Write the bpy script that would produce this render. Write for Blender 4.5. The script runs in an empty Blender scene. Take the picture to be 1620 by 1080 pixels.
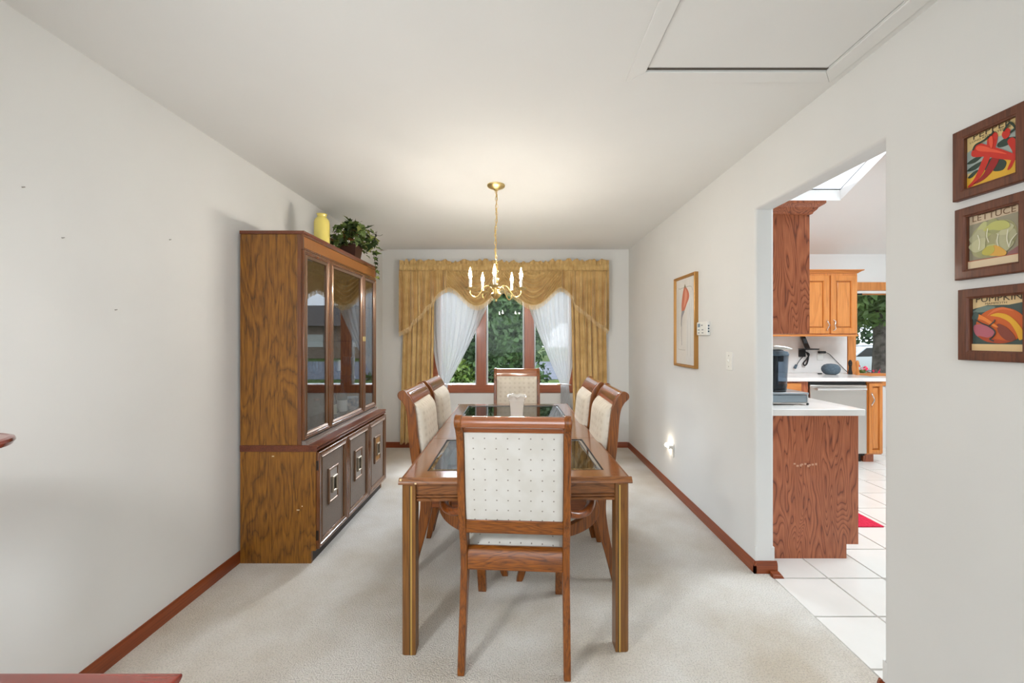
import bpy, bmesh, math, random
from mathutils import Matrix, Vector, Euler
import numpy as np
random.seed(7)
rng = np.random.default_rng(11)
SC = bpy.context.scene
COL = SC.collection
PI = math.pi
R = math.radians

# ------------------------------------------------------------------ camera
F_PX, VX, VY, EYE = 628.0, 820.0, 535.0, 1.35
cam_d = bpy.data.cameras.new('camera')
cam_d.sensor_width = 36.0
cam_d.lens = F_PX / 1620 * 36
cam_d.shift_x = -(VX - 810) / 1620
cam_d.shift_y = -(540 - VY) / 1620
cam_d.clip_start = 0.02
cam_d.clip_end = 300
cam = bpy.data.objects.new('camera', cam_d)
COL.objects.link(cam)
cam.location = (0, 0, EYE)
cam.rotation_euler = (R(90), 0, 0)
SC.camera = cam

# ------------------------------------------------------------------ exposure, world, lights
SC.view_settings.view_transform = 'Standard'
SC.view_settings.look = 'None'
SC.view_settings.gamma = 1.0
SC.view_settings.use_curve_mapping = False
SC.view_settings.exposure = -0.22
SC.cycles.use_denoising = True
SC.cycles.max_bounces = 10
SC.cycles.diffuse_bounces = 6
SC.cycles.transparent_max_bounces = 16
SC.cycles.sample_clamp_indirect = 6.0

world = bpy.data.worlds.new('sky')
SC.world = world
world.use_nodes = True
wn = world.node_tree
wn.nodes.clear()
w_out = wn.nodes.new('ShaderNodeOutputWorld')
w_bg = wn.nodes.new('ShaderNodeBackground')
w_sky = wn.nodes.new('ShaderNodeTexSky')
w_sky.sky_type = 'HOSEK_WILKIE'
w_sky.turbidity = 6.0
w_sky.ground_albedo = 0.3
w_sky.sun_direction = Vector((-0.5, -0.4, 0.75)).normalized()
w_mix = wn.nodes.new('ShaderNodeMix')
w_mix.data_type = 'RGBA'
w_mix.inputs[0].default_value = 0.72
w_mix.inputs[7].default_value = (0.86, 0.93, 1.0, 1)
wn.links.new(w_sky.outputs[0], w_mix.inputs[6])
wn.links.new(w_mix.outputs[2], w_bg.inputs[0])
w_bg.inputs[1].default_value = 3.6
wn.links.new(w_bg.outputs[0], w_out.inputs[0])


def lamp_area(name, loc, target, sx, sy, power, color):
    d = bpy.data.lights.new(name, 'AREA')
    d.shape = 'RECTANGLE'
    d.size, d.size_y, d.energy, d.color = sx, sy, power, color
    o = bpy.data.objects.new(name, d)
    COL.objects.link(o)
    o.location = loc
    o.rotation_euler = (Vector(target) - Vector(loc)).to_track_quat('-Z', 'Y').to_euler()
    return o


# added cool fill lamp behind the camera, in front of the end wall
lamp_area('rear_fill_light', (0.3, -3.3, 1.6), (0.0, 2.0, 1.5), 3.2, 1.7, 58, (0.84, 0.92, 1.0))
# bounced flash of the photographer, to the left of the camera
lamp_area('flash_light', (-1.05, 0.30, 1.55), (0.45, 2.3, 0.3), 0.18, 0.18, 19, (0.95, 0.98, 1.0))
# daylight entering by the dining-room window, outside the glass and above it
lamp_area('dining_window_daylight', (-0.16, 6.6, 2.78), (-0.1, 3.0, 0.5), 3.4, 0.72, 1000, (0.82, 0.91, 1.0))
# unseen fill lamp added high in the kitchen to brighten it
lamp_area('kitchen_fill_light', (3.4, 2.4, 3.0), (3.4, 2.4, 0), 1.2, 1.2, 125, (0.86, 0.94, 1.0))
# second added fill, shining down from the ceiling behind the camera
lamp_area('overhead_fill_light', (-0.2, -1.6, 2.40), (-0.2, -1.6, 0), 1.4, 1.4, 24, (0.88, 0.94, 1.0))


# ------------------------------------------------------------------ helpers
def S(r, g, b):
    def c(v):
        v /= 255.0
        return v / 12.92 if v <= 0.04045 else ((v + 0.055) / 1.055) ** 2.4
    return (c(r), c(g), c(b), 1.0)


def at(px, py, Y):
    """world point at depth Y seen at photo pixel px, py"""
    return ((px - VX) / F_PX * Y, Y, EYE - (py - VY) / F_PX * Y)


ROOTM = {}


class MB:
    def __init__(self):
        self.v, self.f = [], []

    def add(self, vs, fs):
        n = len(self.v)
        self.v.extend([tuple(p) for p in vs])
        self.f.extend([tuple(i + n for i in f) for f in fs])
        return self

    def box(self, x0, x1, y0, y1, z0, z1):
        vs = [(x, y, z) for z in (z0, z1) for y in (y0, y1) for x in (x0, x1)]
        return self.add(vs, [(0, 2, 3, 1), (4, 5, 7, 6), (0, 1, 5, 4), (2, 6, 7, 3), (0, 4, 6, 2), (1, 3, 7, 5)])

    def hexa(self, p):
        """8 points: bottom loop of 4, top loop of 4"""
        return self.add(p, [(3, 2, 1, 0), (4, 5, 6, 7), (0, 1, 5, 4), (1, 2, 6, 5), (2, 3, 7, 6), (3, 0, 4, 7)])

    def prism(self, poly, axis, a0, a1):
        n = len(poly)
        def m(p, a):
            return {'x': (a, p[0], p[1]), 'y': (p[0], a, p[1]), 'z': (p[0], p[1], a)}[axis]
        vs = [m(p, a0) for p in poly] + [m(p, a1) for p in poly]
        fs = [tuple(range(n - 1, -1, -1)), tuple(range(n, 2 * n))]
        fs += [(i, (i + 1) % n, n + (i + 1) % n, n + i) for i in range(n)]
        return self.add(vs, fs)

    def tube(self, pts, r, n=8, flat=1.0, closed=False):
        pts = [Vector(p) for p in pts]
        rs = r if isinstance(r, (list, tuple)) else [r] * len(pts)
        N = len(pts)
        vs = []
        up = None
        for i, p in enumerate(pts):
            if closed:
                t = (pts[(i + 1) % N] - pts[i - 1]).normalized()
            else:
                t = (pts[min(i + 1, N - 1)] - pts[max(i - 1, 0)]).normalized()
            if up is None:
                a = Vector((0, 0, 1)) if abs(t.z) < 0.9 else Vector((1, 0, 0))
                up = (a - t * a.dot(t)).normalized()
            else:
                up = (up - t * up.dot(t))
                up = up.normalized() if up.length > 1e-6 else t.orthogonal().normalized()
            s = t.cross(up)
            for k in range(n):
                a = 2 * PI * k / n
                vs.append(p + s * (math.cos(a) * rs[i]) + up * (math.sin(a) * rs[i] * flat))
        fs = []
        M = N if closed else N - 1
        for i in range(M):
            j = (i + 1) % N
            for k in range(n):
                k2 = (k + 1) % n
                fs.append((i * n + k, i * n + k2, j * n + k2, j * n + k))
        if not closed:
            fs.append(tuple(range(n - 1, -1, -1)))
            fs.append(tuple((N - 1) * n + k for k in range(n)))
        return self.add(vs, fs)

    def lathe(self, prof, c=(0, 0, 0), n=20, squash=(1, 1), cap=True, rot=0):
        vs, fs = [], []
        for (r, z) in prof:
            for k in range(n):
                a = 2 * PI * k / n + rot
                vs.append((c[0] + r * math.cos(a) * squash[0], c[1] + r * math.sin(a) * squash[1], c[2] + z))
        for i in range(len(prof) - 1):
            for k in range(n):
                k2 = (k + 1) % n
                fs.append((i * n + k, i * n + k2, (i + 1) * n + k2, (i + 1) * n + k))
        if cap:
            fs.append(tuple(range(n - 1, -1, -1)))
            fs.append(tuple((len(prof) - 1) * n + k for k in range(n)))
        return self.add(vs, fs)

    def grid(self, fn, nu, nv):
        vs = [fn(i / nu, j / nv) for j in range(nv + 1) for i in range(nu + 1)]
        w = nu + 1
        fs = [(j * w + i, j * w + i + 1, (j + 1) * w + i + 1, (j + 1) * w + i) for j in range(nv) for i in range(nu)]
        return self.add(vs, fs)

    def pad(self, front, back, nu, nv):
        """closed cushion between two grids"""
        n0 = len(self.v)
        self.grid(front, nu, nv)
        n1 = len(self.v)
        self.grid(back, nu, nv)
        w = nu + 1
        ring = [i for i in range(nu)] + [j * w + nu for j in range(nv)] + [nv * w + i for i in range(nu, 0, -1)] + [j * w for j in range(nv, 0, -1)]
        for k in range(len(ring)):
            a, b = ring[k], ring[(k + 1) % len(ring)]
            self.f.append((n0 + a, n1 + a, n1 + b, n0 + b))
        return self

    def rect(self, mapf, u0, u1, v0, v1, prof):
        """sweep closed profile [(inset, depth)] round a rectangle with mitred corners; mapf(u, v, d) -> xyz"""
        n = len(prof)
        vs = []
        for (su, sv) in ((0, 0), (1, 0), (1, 1), (0, 1)):
            for (o, d) in prof:
                vs.append(mapf((u1 - o) if su else (u0 + o), (v1 - o) if sv else (v0 + o), d))
        fs = []
        for c in range(4):
            c2 = (c + 1) % 4
            for k in range(n):
                k2 = (k + 1) % n
                fs.append((c * n + k, c * n + k2, c2 * n + k2, c2 * n + k))
        return self.add(vs, fs)

    def ball(self, c, r, n=12, m=8, sq=(1, 1, 1)):
        prof = [(max(1e-4, r * math.sin(PI * j / m)), -r * math.cos(PI * j / m)) for j in range(m + 1)]
        vs0 = len(self.v)
        self.lathe(prof, (0, 0, 0), n)
        for i in range(vs0, len(self.v)):
            x, y, z = self.v[i]
            self.v[i] = (c[0] + x * sq[0], c[1] + y * sq[1], c[2] + z * sq[2])
        return self

    def mesh(self, name, mat, M=None, smooth=35):
        me = bpy.data.meshes.new(name)
        vs = self.v
        if M is not None:
            vs = [tuple(M @ Vector(p)) for p in vs]
        me.from_pydata(vs, [], self.f)
        bm = bmesh.new()
        bm.from_mesh(me)
        bmesh.ops.recalc_face_normals(bm, faces=bm.faces)
        bm.to_mesh(me)
        bm.free()
        if smooth:
            me.shade_smooth()
            me.set_sharp_from_angle(angle=R(smooth))
        if mat:
            me.materials.append(mat)
        return me

    def build(self, name, mat, parent=None, world=True, bevel=0, smooth=35, label=None, kind=None, segs=2):
        M = None
        if parent is not None and world and parent.name in ROOTM:
            M = ROOTM[parent.name].inverted()
        o = bpy.data.objects.new(name, self.mesh(name, mat, M, smooth))
        COL.objects.link(o)
        if parent is not None:
            o.parent = parent
            if parent.name in ROOTM:
                ROOTM[o.name] = ROOTM[parent.name]
        if bevel:
            b = o.modifiers.new('bevel', 'BEVEL')
            b.width, b.segments, b.limit_method, b.angle_limit = bevel, segs, 'ANGLE', R(40)
        if label:
            o['label'] = label
        if kind:
            o['kind'] = kind
        return o


def tag(o, label, cat, group=None):
    o['label'], o['category'] = label, cat
    if group:
        o['group'] = group
    return o


def thing(name, label, cat, loc=(0, 0, 0), rotz=0.0, group=None):
    o = bpy.data.objects.new(name, None)
    o.empty_display_size = 0.1
    COL.objects.link(o)
    o.location = loc
    o.rotation_euler = (0, 0, rotz)
    ROOTM[o.name] = Matrix.Translation(loc) @ Matrix.Rotation(rotz, 4, 'Z')
    return tag(o, label, cat, group)


def struct(name, mb, mat, parent=None, **k):
    o = mb.build(name, mat, parent, **k)
    if parent is None:
        o['kind'] = 'structure'
    return o


def struct_root(name):
    o = bpy.data.objects.new(name, None)
    o.empty_display_size = 0.1
    COL.objects.link(o)
    o['kind'] = 'structure'
    ROOTM[o.name] = Matrix.Identity(4)
    return o


def copy_tree(o, loc, rotz, label, parent=None):
    c = o.copy()
    COL.objects.link(c)
    if parent is None:
        c.location, c.rotation_euler = loc, (0, 0, rotz)
        c['label'] = label
    else:
        c.parent = parent
    for ch in list(o.children):
        copy_tree(ch, None, None, None, c)
    return c


def solid(o, t, off=0):
    m = o.modifiers.new('thickness', 'SOLIDIFY')
    m.thickness, m.offset = t, off
    return o


# ------------------------------------------------------------------ materials
def nodes(name):
    m = bpy.data.materials.new(name)
    m.use_nodes = True
    nt = m.node_tree
    return m, nt, nt.nodes['Principled BSDF'], nt.nodes, nt.links


def flat(name, col, rough=0.5, metal=0.0, spec=0.5, coat=0.0, emit=None, estr=0.0):
    m, nt, p, N, L = nodes(name)
    p.inputs['Base Color'].default_value = col
    p.inputs['Roughness'].default_value = rough
    p.inputs['Metallic'].default_value = metal
    p.inputs['Specular IOR Level'].default_value = spec
    p.inputs['Coat Weight'].default_value = coat
    if emit:
        p.inputs['Emission Color'].default_value = emit
        p.inputs['Emission Strength'].default_value = estr
    return m


def ramp(N, stops):
    r = N.new('ShaderNodeValToRGB')
    el = r.color_ramp.elements
    while len(el) < len(stops):
        el.new(0.5)
    for e, (pos, c) in zip(el, stops):
        e.position, e.color = pos, c
    return r


def noisy(name, c1, c2, scale=4.0, rough=0.8, bump=0.0, bscale=200.0, detail=4.0, spec=0.3, lo=0.35, hi=0.65, sheen=0.0):
    m, nt, p, N, L = nodes(name)
    tc = N.new('ShaderNodeTexCoord')
    n = N.new('ShaderNodeTexNoise')
    n.inputs['Scale'].default_value = scale
    n.inputs['Detail'].default_value = detail
    L.new(tc.outputs['Object'], n.inputs['Vector'])
    r = ramp(N, [(lo, c1), (hi, c2)])
    L.new(n.outputs['Fac'], r.inputs[0])
    L.new(r.outputs[0], p.inputs['Base Color'])
    p.inputs['Roughness'].default_value = rough
    p.inputs['Specular IOR Level'].default_value = spec
    p.inputs['Sheen Weight'].default_value = sheen
    if bump:
        n2 = N.new('ShaderNodeTexNoise')
        n2.inputs['Scale'].default_value = bscale
        n2.inputs['Detail'].default_value = 3
        L.new(tc.outputs['Object'], n2.inputs['Vector'])
        b = N.new('ShaderNodeBump')
        b.inputs['Strength'].default_value = bump
        b.inputs['Distance'].default_value = 0.01
        L.new(n2.outputs['Fac'], b.inputs['Height'])
        L.new(b.outputs[0], p.inputs['Normal'])
    return m


def wood(name, dark, mid, light, axis='z', scale=5.0, rings=9.0, stretch=9.0, rough=0.35, line=0.5, coat=0.15, pores=0.5, detail=1.6):
    """grain = contour lines of a stretched noise field, plus pores"""
    m, nt, p, N, L = nodes(name)
    tc = N.new('ShaderNodeTexCoord')
    def mapped(s, st):
        mp = N.new('ShaderNodeMapping')
        v = [s, s, s]
        v['xyz'.index(axis)] = s / st
        mp.inputs['Scale'].default_value = v
        L.new(tc.outputs['Object'], mp.inputs['Vector'])
        return mp
    a = mapped(scale, stretch)
    n1 = N.new('ShaderNodeTexNoise')
    n1.inputs['Scale'].default_value = 1.0
    n1.inputs['Detail'].default_value = detail
    n1.inputs['Roughness'].default_value = 0.45
    n1.inputs['Distortion'].default_value = 0.35
    L.new(a.outputs[0], n1.inputs['Vector'])
    mul = N.new('ShaderNodeMath')
    mul.operation = 'MULTIPLY'
    mul.inputs[1].default_value = rings
    L.new(n1.outputs['Fac'], mul.inputs[0])
    fr = N.new('ShaderNodeMath')
    fr.operation = 'FRACT'
    L.new(mul.outputs[0], fr.inputs[0])
    r1 = ramp(N, [(0.0, dark), (0.10, mid), (0.65, light), (0.88, mid), (1.0, dark)])
    L.new(fr.outputs[0], r1.inputs[0])
    b = mapped(scale * 20, stretch * 3.0)
    n2 = N.new('ShaderNodeTexNoise')
    n2.inputs['Scale'].default_value = 1.0
    n2.inputs['Detail'].default_value = 5
    L.new(b.outputs[0], n2.inputs['Vector'])
    r2 = ramp(N, [(0.38, dark), (0.62, light)])
    L.new(n2.outputs['Fac'], r2.inputs[0])
    c = mapped(scale * 0.6, 2.5)
    n3 = N.new('ShaderNodeTexNoise')
    n3.inputs['Scale'].default_value = 1.0
    n3.inputs['Detail'].default_value = 2
    L.new(c.outputs[0], n3.inputs['Vector'])
    r3 = ramp(N, [(0.3, mid), (0.7, light)])
    L.new(n3.outputs['Fac'], r3.inputs[0])
    m1 = N.new('ShaderNodeMix')
    m1.data_type = 'RGBA'
    m1.inputs[0].default_value = line
    L.new(r3.outputs[0], m1.inputs[6])
    L.new(r1.outputs[0], m1.inputs[7])
    m2 = N.new('ShaderNodeMix')
    m2.data_type = 'RGBA'
    m2.inputs[0].default_value = pores * 0.6
    L.new(m1.outputs[2], m2.inputs[6])
    L.new(r2.outputs[0], m2.inputs[7])
    L.new(m2.outputs[2], p.inputs['Base Color'])
    p.inputs['Roughness'].default_value = rough
    p.inputs['Coat Weight'].default_value = coat
    p.inputs['Coat Roughness'].default_value = 0.12
    return m


def glassy(name, ior=1.5, tint=(1, 1, 1, 1), base=0.0, gloss_rough=0.0):
    """thin pane: transparent with fresnel reflection"""
    m, nt, p, N, L = nodes(name)
    N.remove(p)
    out = [n for n in N if n.type == 'OUTPUT_MATERIAL'][0]
    fr = N.new('ShaderNodeFresnel')
    # same reflectance on both faces of the pane (the fresnel node inverts the index on back faces)
    ge = N.new('ShaderNodeNewGeometry')
    mi = N.new('ShaderNodeMix')
    mi.inputs[2].default_value = ior
    mi.inputs[3].default_value = 1.0 / ior
    L.new(ge.outputs['Backfacing'], mi.inputs[0])
    L.new(mi.outputs[0], fr.inputs['IOR'])
    tr = N.new('ShaderNodeBsdfTransparent')
    tr.inputs[0].default_value = tint
    gl = N.new('ShaderNodeBsdfGlossy')
    gl.inputs['Roughness'].default_value = gloss_rough
    mx = N.new('ShaderNodeMixShader')
    if base:
        ad = N.new('ShaderNodeMath')
        ad.operation = 'ADD'
        ad.use_clamp = True
        ad.inputs[1].default_value = base
        L.new(fr.outputs[0], ad.inputs[0])
        L.new(ad.outputs[0], mx.inputs[0])
    else:
        L.new(fr.outputs[0], mx.inputs[0])
    L.new(tr.outputs[0], mx.inputs[1])
    L.new(gl.outputs[0], mx.inputs[2])
    L.new(mx.outputs[0], out.inputs[0])
    return m


def cloth_thin(name, col, transp, transl):
    m, nt, p, N, L = nodes(name)
    N.remove(p)
    out = [n for n in N if n.type == 'OUTPUT_MATERIAL'][0]
    tr = N.new('ShaderNodeBsdfTransparent')
    tl = N.new('ShaderNodeBsdfTranslucent')
    df = N.new('ShaderNodeBsdfDiffuse')
    tl.inputs[0].default_value = col
    df.inputs[0].default_value = col
    m1 = N.new('ShaderNodeMixShader')
    m1.inputs[0].default_value = transl
    L.new(df.outputs[0], m1.inputs[1])
    L.new(tl.outputs[0], m1.inputs[2])
    m2 = N.new('ShaderNodeMixShader')
    m2.inputs[0].default_value = transp
    L.new(m1.outputs[0], m2.inputs[1])
    L.new(tr.outputs[0], m2.inputs[2])
    L.new(m2.outputs[0], out.inputs[0])
    return m


def leafy(name, c1, c2, scale=3.0, transl=0.3):
    m, nt, p, N, L = nodes(name)
    out = [n for n in N if n.type == 'OUTPUT_MATERIAL'][0]
    tc = N.new('ShaderNodeTexCoord')
    n = N.new('ShaderNodeTexNoise')
    n.inputs['Scale'].default_value = scale
    n.inputs['Detail'].default_value = 6
    L.new(tc.outputs['Object'], n.inputs['Vector'])
    r = ramp(N, [(0.35, c1), (0.68, c2)])
    L.new(n.outputs['Fac'], r.inputs[0])
    L.new(r.outputs[0], p.inputs['Base Color'])
    p.inputs['Roughness'].default_value = 0.5
    tl = N.new('ShaderNodeBsdfTranslucent')
    L.new(r.outputs[0], tl.inputs[0])
    mx = N.new('ShaderNodeMixShader')
    mx.inputs[0].default_value = transl
    L.new(p.outputs[0], mx.inputs[1])
    L.new(tl.outputs[0], mx.inputs[2])
    L.new(mx.outputs[0], out.inputs[0])
    return m


def dotted(name, base, dot, sx, sz, rad, bump=0.0, rough=0.75):
    """woven upholstery with a regular grid of small dots in the local x / z plane"""
    m, nt, p, N, L = nodes(name)
    tc = N.new('ShaderNodeTexCoord')
    sp = N.new('ShaderNodeSeparateXYZ')
    L.new(tc.outputs['Object'], sp.inputs[0])
    def math_(op, a, b=None):
        n = N.new('ShaderNodeMath')
        n.operation = op
        for i, v in enumerate((a, b)):
            if v is None:
                continue
            if isinstance(v, (int, float)):
                n.inputs[i].default_value = v
            else:
                L.new(v, n.inputs[i])
        return n.outputs[0]
    def cell(o, s):
        u = math_('FRACT', math_('ADD', math_('DIVIDE', o, s), 100.0))
        return math_('MULTIPLY', math_('SUBTRACT', u, 0.5), s)
    zz = math_('ADD', sp.outputs[2], sp.outputs[1]) if False else sp.outputs[2]
    du, dv = cell(sp.outputs[0], sx), cell(zz, sz)
    d = math_('SQRT', math_('ADD', math_('MULTIPLY', du, du), math_('MULTIPLY', dv, dv)))
    r = ramp(N, [(0.0, dot), (rad * 10 * 0.7, dot), (rad * 10, base), (1.0, base)])
    L.new(math_('MULTIPLY', d, 10.0), r.inputs[0])
    n = N.new('ShaderNodeTexNoise')
    n.inputs['Scale'].default_value = 14
    L.new(tc.outputs['Object'], n.inputs['Vector'])
    mx = N.new('ShaderNodeMix')
    mx.data_type = 'RGBA'
    mx.blend_type = 'MULTIPLY'
    mx.inputs[0].default_value = 1.0
    r2 = ramp(N, [(0.35, (0.93, 0.92, 0.90, 1)), (0.65, (1, 1, 1, 1))])
    L.new(n.outputs['Fac'], r2.inputs[0])
    L.new(r.outputs[0], mx.inputs[6])
    L.new(r2.outputs[0], mx.inputs[7])
    L.new(mx.outputs[2], p.inputs['Base Color'])
    p.inputs['Roughness'].default_value = rough
    p.inputs['Specular IOR Level'].default_value = 0.25
    if bump:
        h = math_('MINIMUM', math_('MULTIPLY', d, 60.0), 1.0)
        b = N.new('ShaderNodeBump')
        b.inputs['Strength'].default_value = bump
        b.inputs['Distance'].default_value = 0.006
        L.new(h, b.inputs['Height'])
        L.new(b.outputs[0], p.inputs['Normal'])
    return m


M = {}
M['wall'] = noisy('wall_paint', S(221, 221, 219), S(226, 226, 224), 1.2, 0.75, 0.03, 350, spec=0.25)
M['ceil'] = noisy('ceiling_paint', S(229, 229, 227), S(233, 233, 231), 1.0, 0.85, 0.03, 300, spec=0.2)
M['trimwhite'] = flat('trim_white', S(228, 226, 221), 0.45)
M['carpet'] = None
M['base'] = wood('baseboard_wood', S(84, 36, 14), S(128, 58, 26), S(152, 76, 36), 'y', 6, 5, 14, 0.35, 0.35)
M['basex'] = wood('baseboard_wood_across', S(84, 36, 14), S(128, 58, 26), S(152, 76, 36), 'x', 6, 5, 14, 0.35, 0.35)
M['chair'] = wood('chair_oak', S(54, 22, 5), S(122, 63, 13), S(150, 85, 22), 'z', 14, 11, 12, 0.33, 0.8, 0.15, 0.7)
M['chairx'] = wood('chair_oak_across', S(54, 22, 5), S(126, 65, 13), S(154, 88, 22), 'x', 18, 12, 6, 0.33, 0.85, 0.15, 0.7)
M['chairy'] = wood('chair_oak_along', S(58, 24, 7), S(116, 56, 14), S(140, 74, 24), 'y', 14, 9, 9, 0.3, 0.7, 0.25, 0.6)
M['tabletop'] = wood('table_top_wood', S(80, 38, 12), S(130, 74, 28), S(152, 90, 38), 'x', 9, 10, 14, 0.22, 0.6, 0.8, 0.6)
M['tableleg'] = wood('table_leg_wood', S(70, 40, 12), S(118, 74, 26), S(138, 90, 36), 'z', 14, 8, 14, 0.38, 0.5, 0.15, 0.7)
M['apron'] = wood('table_apron_wood', S(66, 34, 12), S(122, 72, 30), S(146, 90, 42), 'x', 13, 12, 5, 0.38, 0.8, 0.15, 0.6)
M['hutch'] = wood('hutch_wood', S(54, 28, 4), S(120, 72, 14), S(152, 100, 28), 'z', 6, 13, 5, 0.42, 0.75, 0.1, 0.6, 5.0)
M['hutchy'] = wood('hutch_wood_along', S(74, 38, 14), S(124, 74, 30), S(156, 100, 46), 'y', 7, 6, 9, 0.32, 0.5, 0.25)
M['hutchdoor'] = wood('hutch_door_wood', S(58, 28, 10), S(100, 54, 20), S(124, 72, 32), 'z', 12, 7, 12, 0.22, 0.5, 0.7, 0.6)
M['hutchtop'] = wood('hutch_moulding_wood', S(58, 22, 8), S(96, 42, 18), S(118, 58, 28), 'y', 7, 5, 10, 0.3, 0.35, 0.4)
M['kitred'] = wood('kitchen_end_panel_oak', S(92, 38, 20), S(166, 90, 54), S(190, 112, 72), 'z', 7.5, 24, 6, 0.36, 1.0, 0.15, 0.35, 2.4)
M['kitoak'] = wood('kitchen_oak', S(160, 88, 32), S(204, 126, 58), S(220, 146, 76), 'z', 6, 7, 9, 0.35, 0.45, 0.2)
M['kitoakx'] = wood('kitchen_oak_across', S(160, 88, 32), S(204, 126, 58), S(220, 146, 76), 'x', 6, 7, 9, 0.35, 0.45, 0.2)
M['winwood'] = wood('window_wood', S(104, 50, 28), S(146, 78, 46), S(166, 94, 58), 'z', 8, 5, 12, 0.35, 0.35, 0.2)
M['winwoodx'] = wood('window_wood_across', S(104, 50, 28), S(146, 78, 46), S(166, 94, 58), 'x', 8, 5, 12, 0.35, 0.35, 0.2)
M['mahog'] = wood('mahogany', S(80, 18, 14), S(120, 38, 28), S(146, 56, 42), 'x', 6, 5, 12, 0.2, 0.4, 0.6)
M['frame_dark'] = wood('picture_frame_walnut', S(56, 26, 12), S(92, 46, 26), S(110, 60, 36), 'z', 14, 6, 6, 0.5, 0.55, 0.05, 0.7)
M['frame_gold'] = flat('picture_frame_gold', S(176, 128, 66), 0.35, 0.35)
M['brass'] = flat('brass', S(238, 212, 146), 0.3, 1.0)
M['brassdull'] = flat('brass_inlay', S(206, 170, 96), 0.35, 0.7)
M['silver'] = flat('silver_moulding', S(124, 94, 70), 0.3, 0.4, coat=0.6)
M['steel'] = flat('stainless_steel', S(206, 202, 196), 0.3, 0.9)
M['chrome'] = flat('satin_chrome', S(225, 225, 225), 0.2, 1.0)
M['black'] = flat('black_plastic', S(22, 22, 24), 0.3)
M['blackmatt'] = flat('black_matt', S(26, 25, 24), 0.6)
M['darkgrey'] = noisy('dark_speaker_fabric', S(84, 100, 112), S(98, 114, 126), 60, 0.9)
M['white'] = flat('white_plastic', S(236, 236, 232), 0.35)
M['ceramic'] = flat('white_ceramic', S(238, 232, 222), 0.25, coat=0.3)
M['grille'] = None
M['glass'] = glassy('window_glass', 1.18)
M['hutchglass'] = glassy('cabinet_glass', 2.2, (0.86, 0.9, 0.94, 1))
M['tableglass'] = glassy('table_glass', 2.5, (0.6, 0.64, 0.64, 1))
M['tankglass'] = glassy('smoked_tank', 1.45, (0.62, 0.68, 0.74, 1))
M['bottleglass'] = glassy('clear_bottle_glass', 1.5, (0.9, 0.95, 0.97, 1), 0.06)
M['curtain'] = noisy('gold_curtain_satin', S(190, 154, 94), S(210, 176, 116), 9, 0.5, 0.05, 400, spec=0.4, sheen=0.3)
M['fringe'] = noisy('fringe_thread', S(216, 188, 138), S(230, 206, 162), 40, 0.8)
M['sheer'] = cloth_thin('sheer_voile', (0.58, 0.595, 0.61, 1), 0.12, 0.06)
M['seat'] = dotted('cream_dotted_upholstery', S(210, 207, 201), S(140, 133, 124), 0.0455, 0.0425, 0.0034)
M['seatfront'] = dotted('cream_tufted_upholstery', S(226, 217, 202), S(216, 206, 190), 0.0455, 0.0425, 0.012, 0.3)
M['marble'] = noisy('marble', S(238, 236, 232), S(206, 204, 202), 3.5, 0.15, detail=9, spec=0.5, lo=0.5, hi=0.78)
M['splash'] = noisy('marble_backsplash', S(232, 230, 228), S(214, 212, 208), 2.5, 0.2, detail=9, spec=0.5, lo=0.48, hi=0.75)
M['tile'] = noisy('floor_tile_glaze', S(226, 224, 219), S(236, 234, 230), 2.2, 0.16, spec=0.5)
M['grout'] = noisy('grout', S(140, 136, 130), S(158, 154, 148), 60, 0.9)
M['redmat'] = noisy('red_mat_weave', S(196, 30, 62), S(218, 48, 82), 90, 0.95, 0.3, 400)
M['leaf_dark'] = leafy('ivy_leaf_dark', S(36, 52, 24), S(62, 84, 40), 8, 0.15)
M['leaf_mid'] = leafy('ivy_leaf_mid', S(78, 100, 40), S(110, 132, 62), 8, 0.15)
M['leaf_light'] = leafy('ivy_leaf_light', S(142, 152, 74), S(172, 176, 104), 8, 0.15)
M['leaf_rust'] = leafy('ivy_leaf_rust', S(96, 58, 24), S(140, 84, 34), 8, 0.15)
M['stem'] = flat('ivy_stem', S(58, 48, 30), 0.7)
M['berry'] = flat('dark_berry', S(30, 24, 34), 0.35)
M['pot'] = flat('dark_brown_pot', S(66, 34, 22), 0.5)
M['yellow'] = flat('yellow_glass', S(230, 212, 112), 0.15, coat=0.4)
M['tree'] = leafy('tree_leaves', S(40, 62, 36), S(104, 136, 86), 1.6, 0.35)
M['tree2'] = leafy('shrub_leaves', S(44, 66, 20), S(112, 132, 44), 1.6, 0.35)
M['tree3'] = leafy('pale_tree_leaves', S(60, 84, 46), S(120, 146, 84), 1.6, 0.35)
M['bark'] = noisy('bark', S(60, 54, 50), S(104, 96, 90), 9, 0.9, 0.6, 30)
M['lawn'] = noisy('lawn_grass', S(60, 84, 32), S(104, 124, 56), 3, 0.95, 0.4, 60)
M['road'] = noisy('asphalt', S(112, 116, 128), S(134, 138, 148), 2, 0.9)
M['roof'] = noisy('roof_shingle', S(86, 82, 80), S(112, 106, 102), 6, 0.9)
M['candle'] = flat('candle_sleeve', S(240, 234, 220), 0.5)
M['bulb'] = flat('lit_bulb', S(255, 226, 170), 0.3, emit=(1.0, 0.92, 0.80, 1), estr=560)
M['nightbulb'] = flat('night_light_bulb', S(255, 240, 220), 0.3, emit=(1.0, 0.85, 0.65, 1), estr=60)


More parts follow.
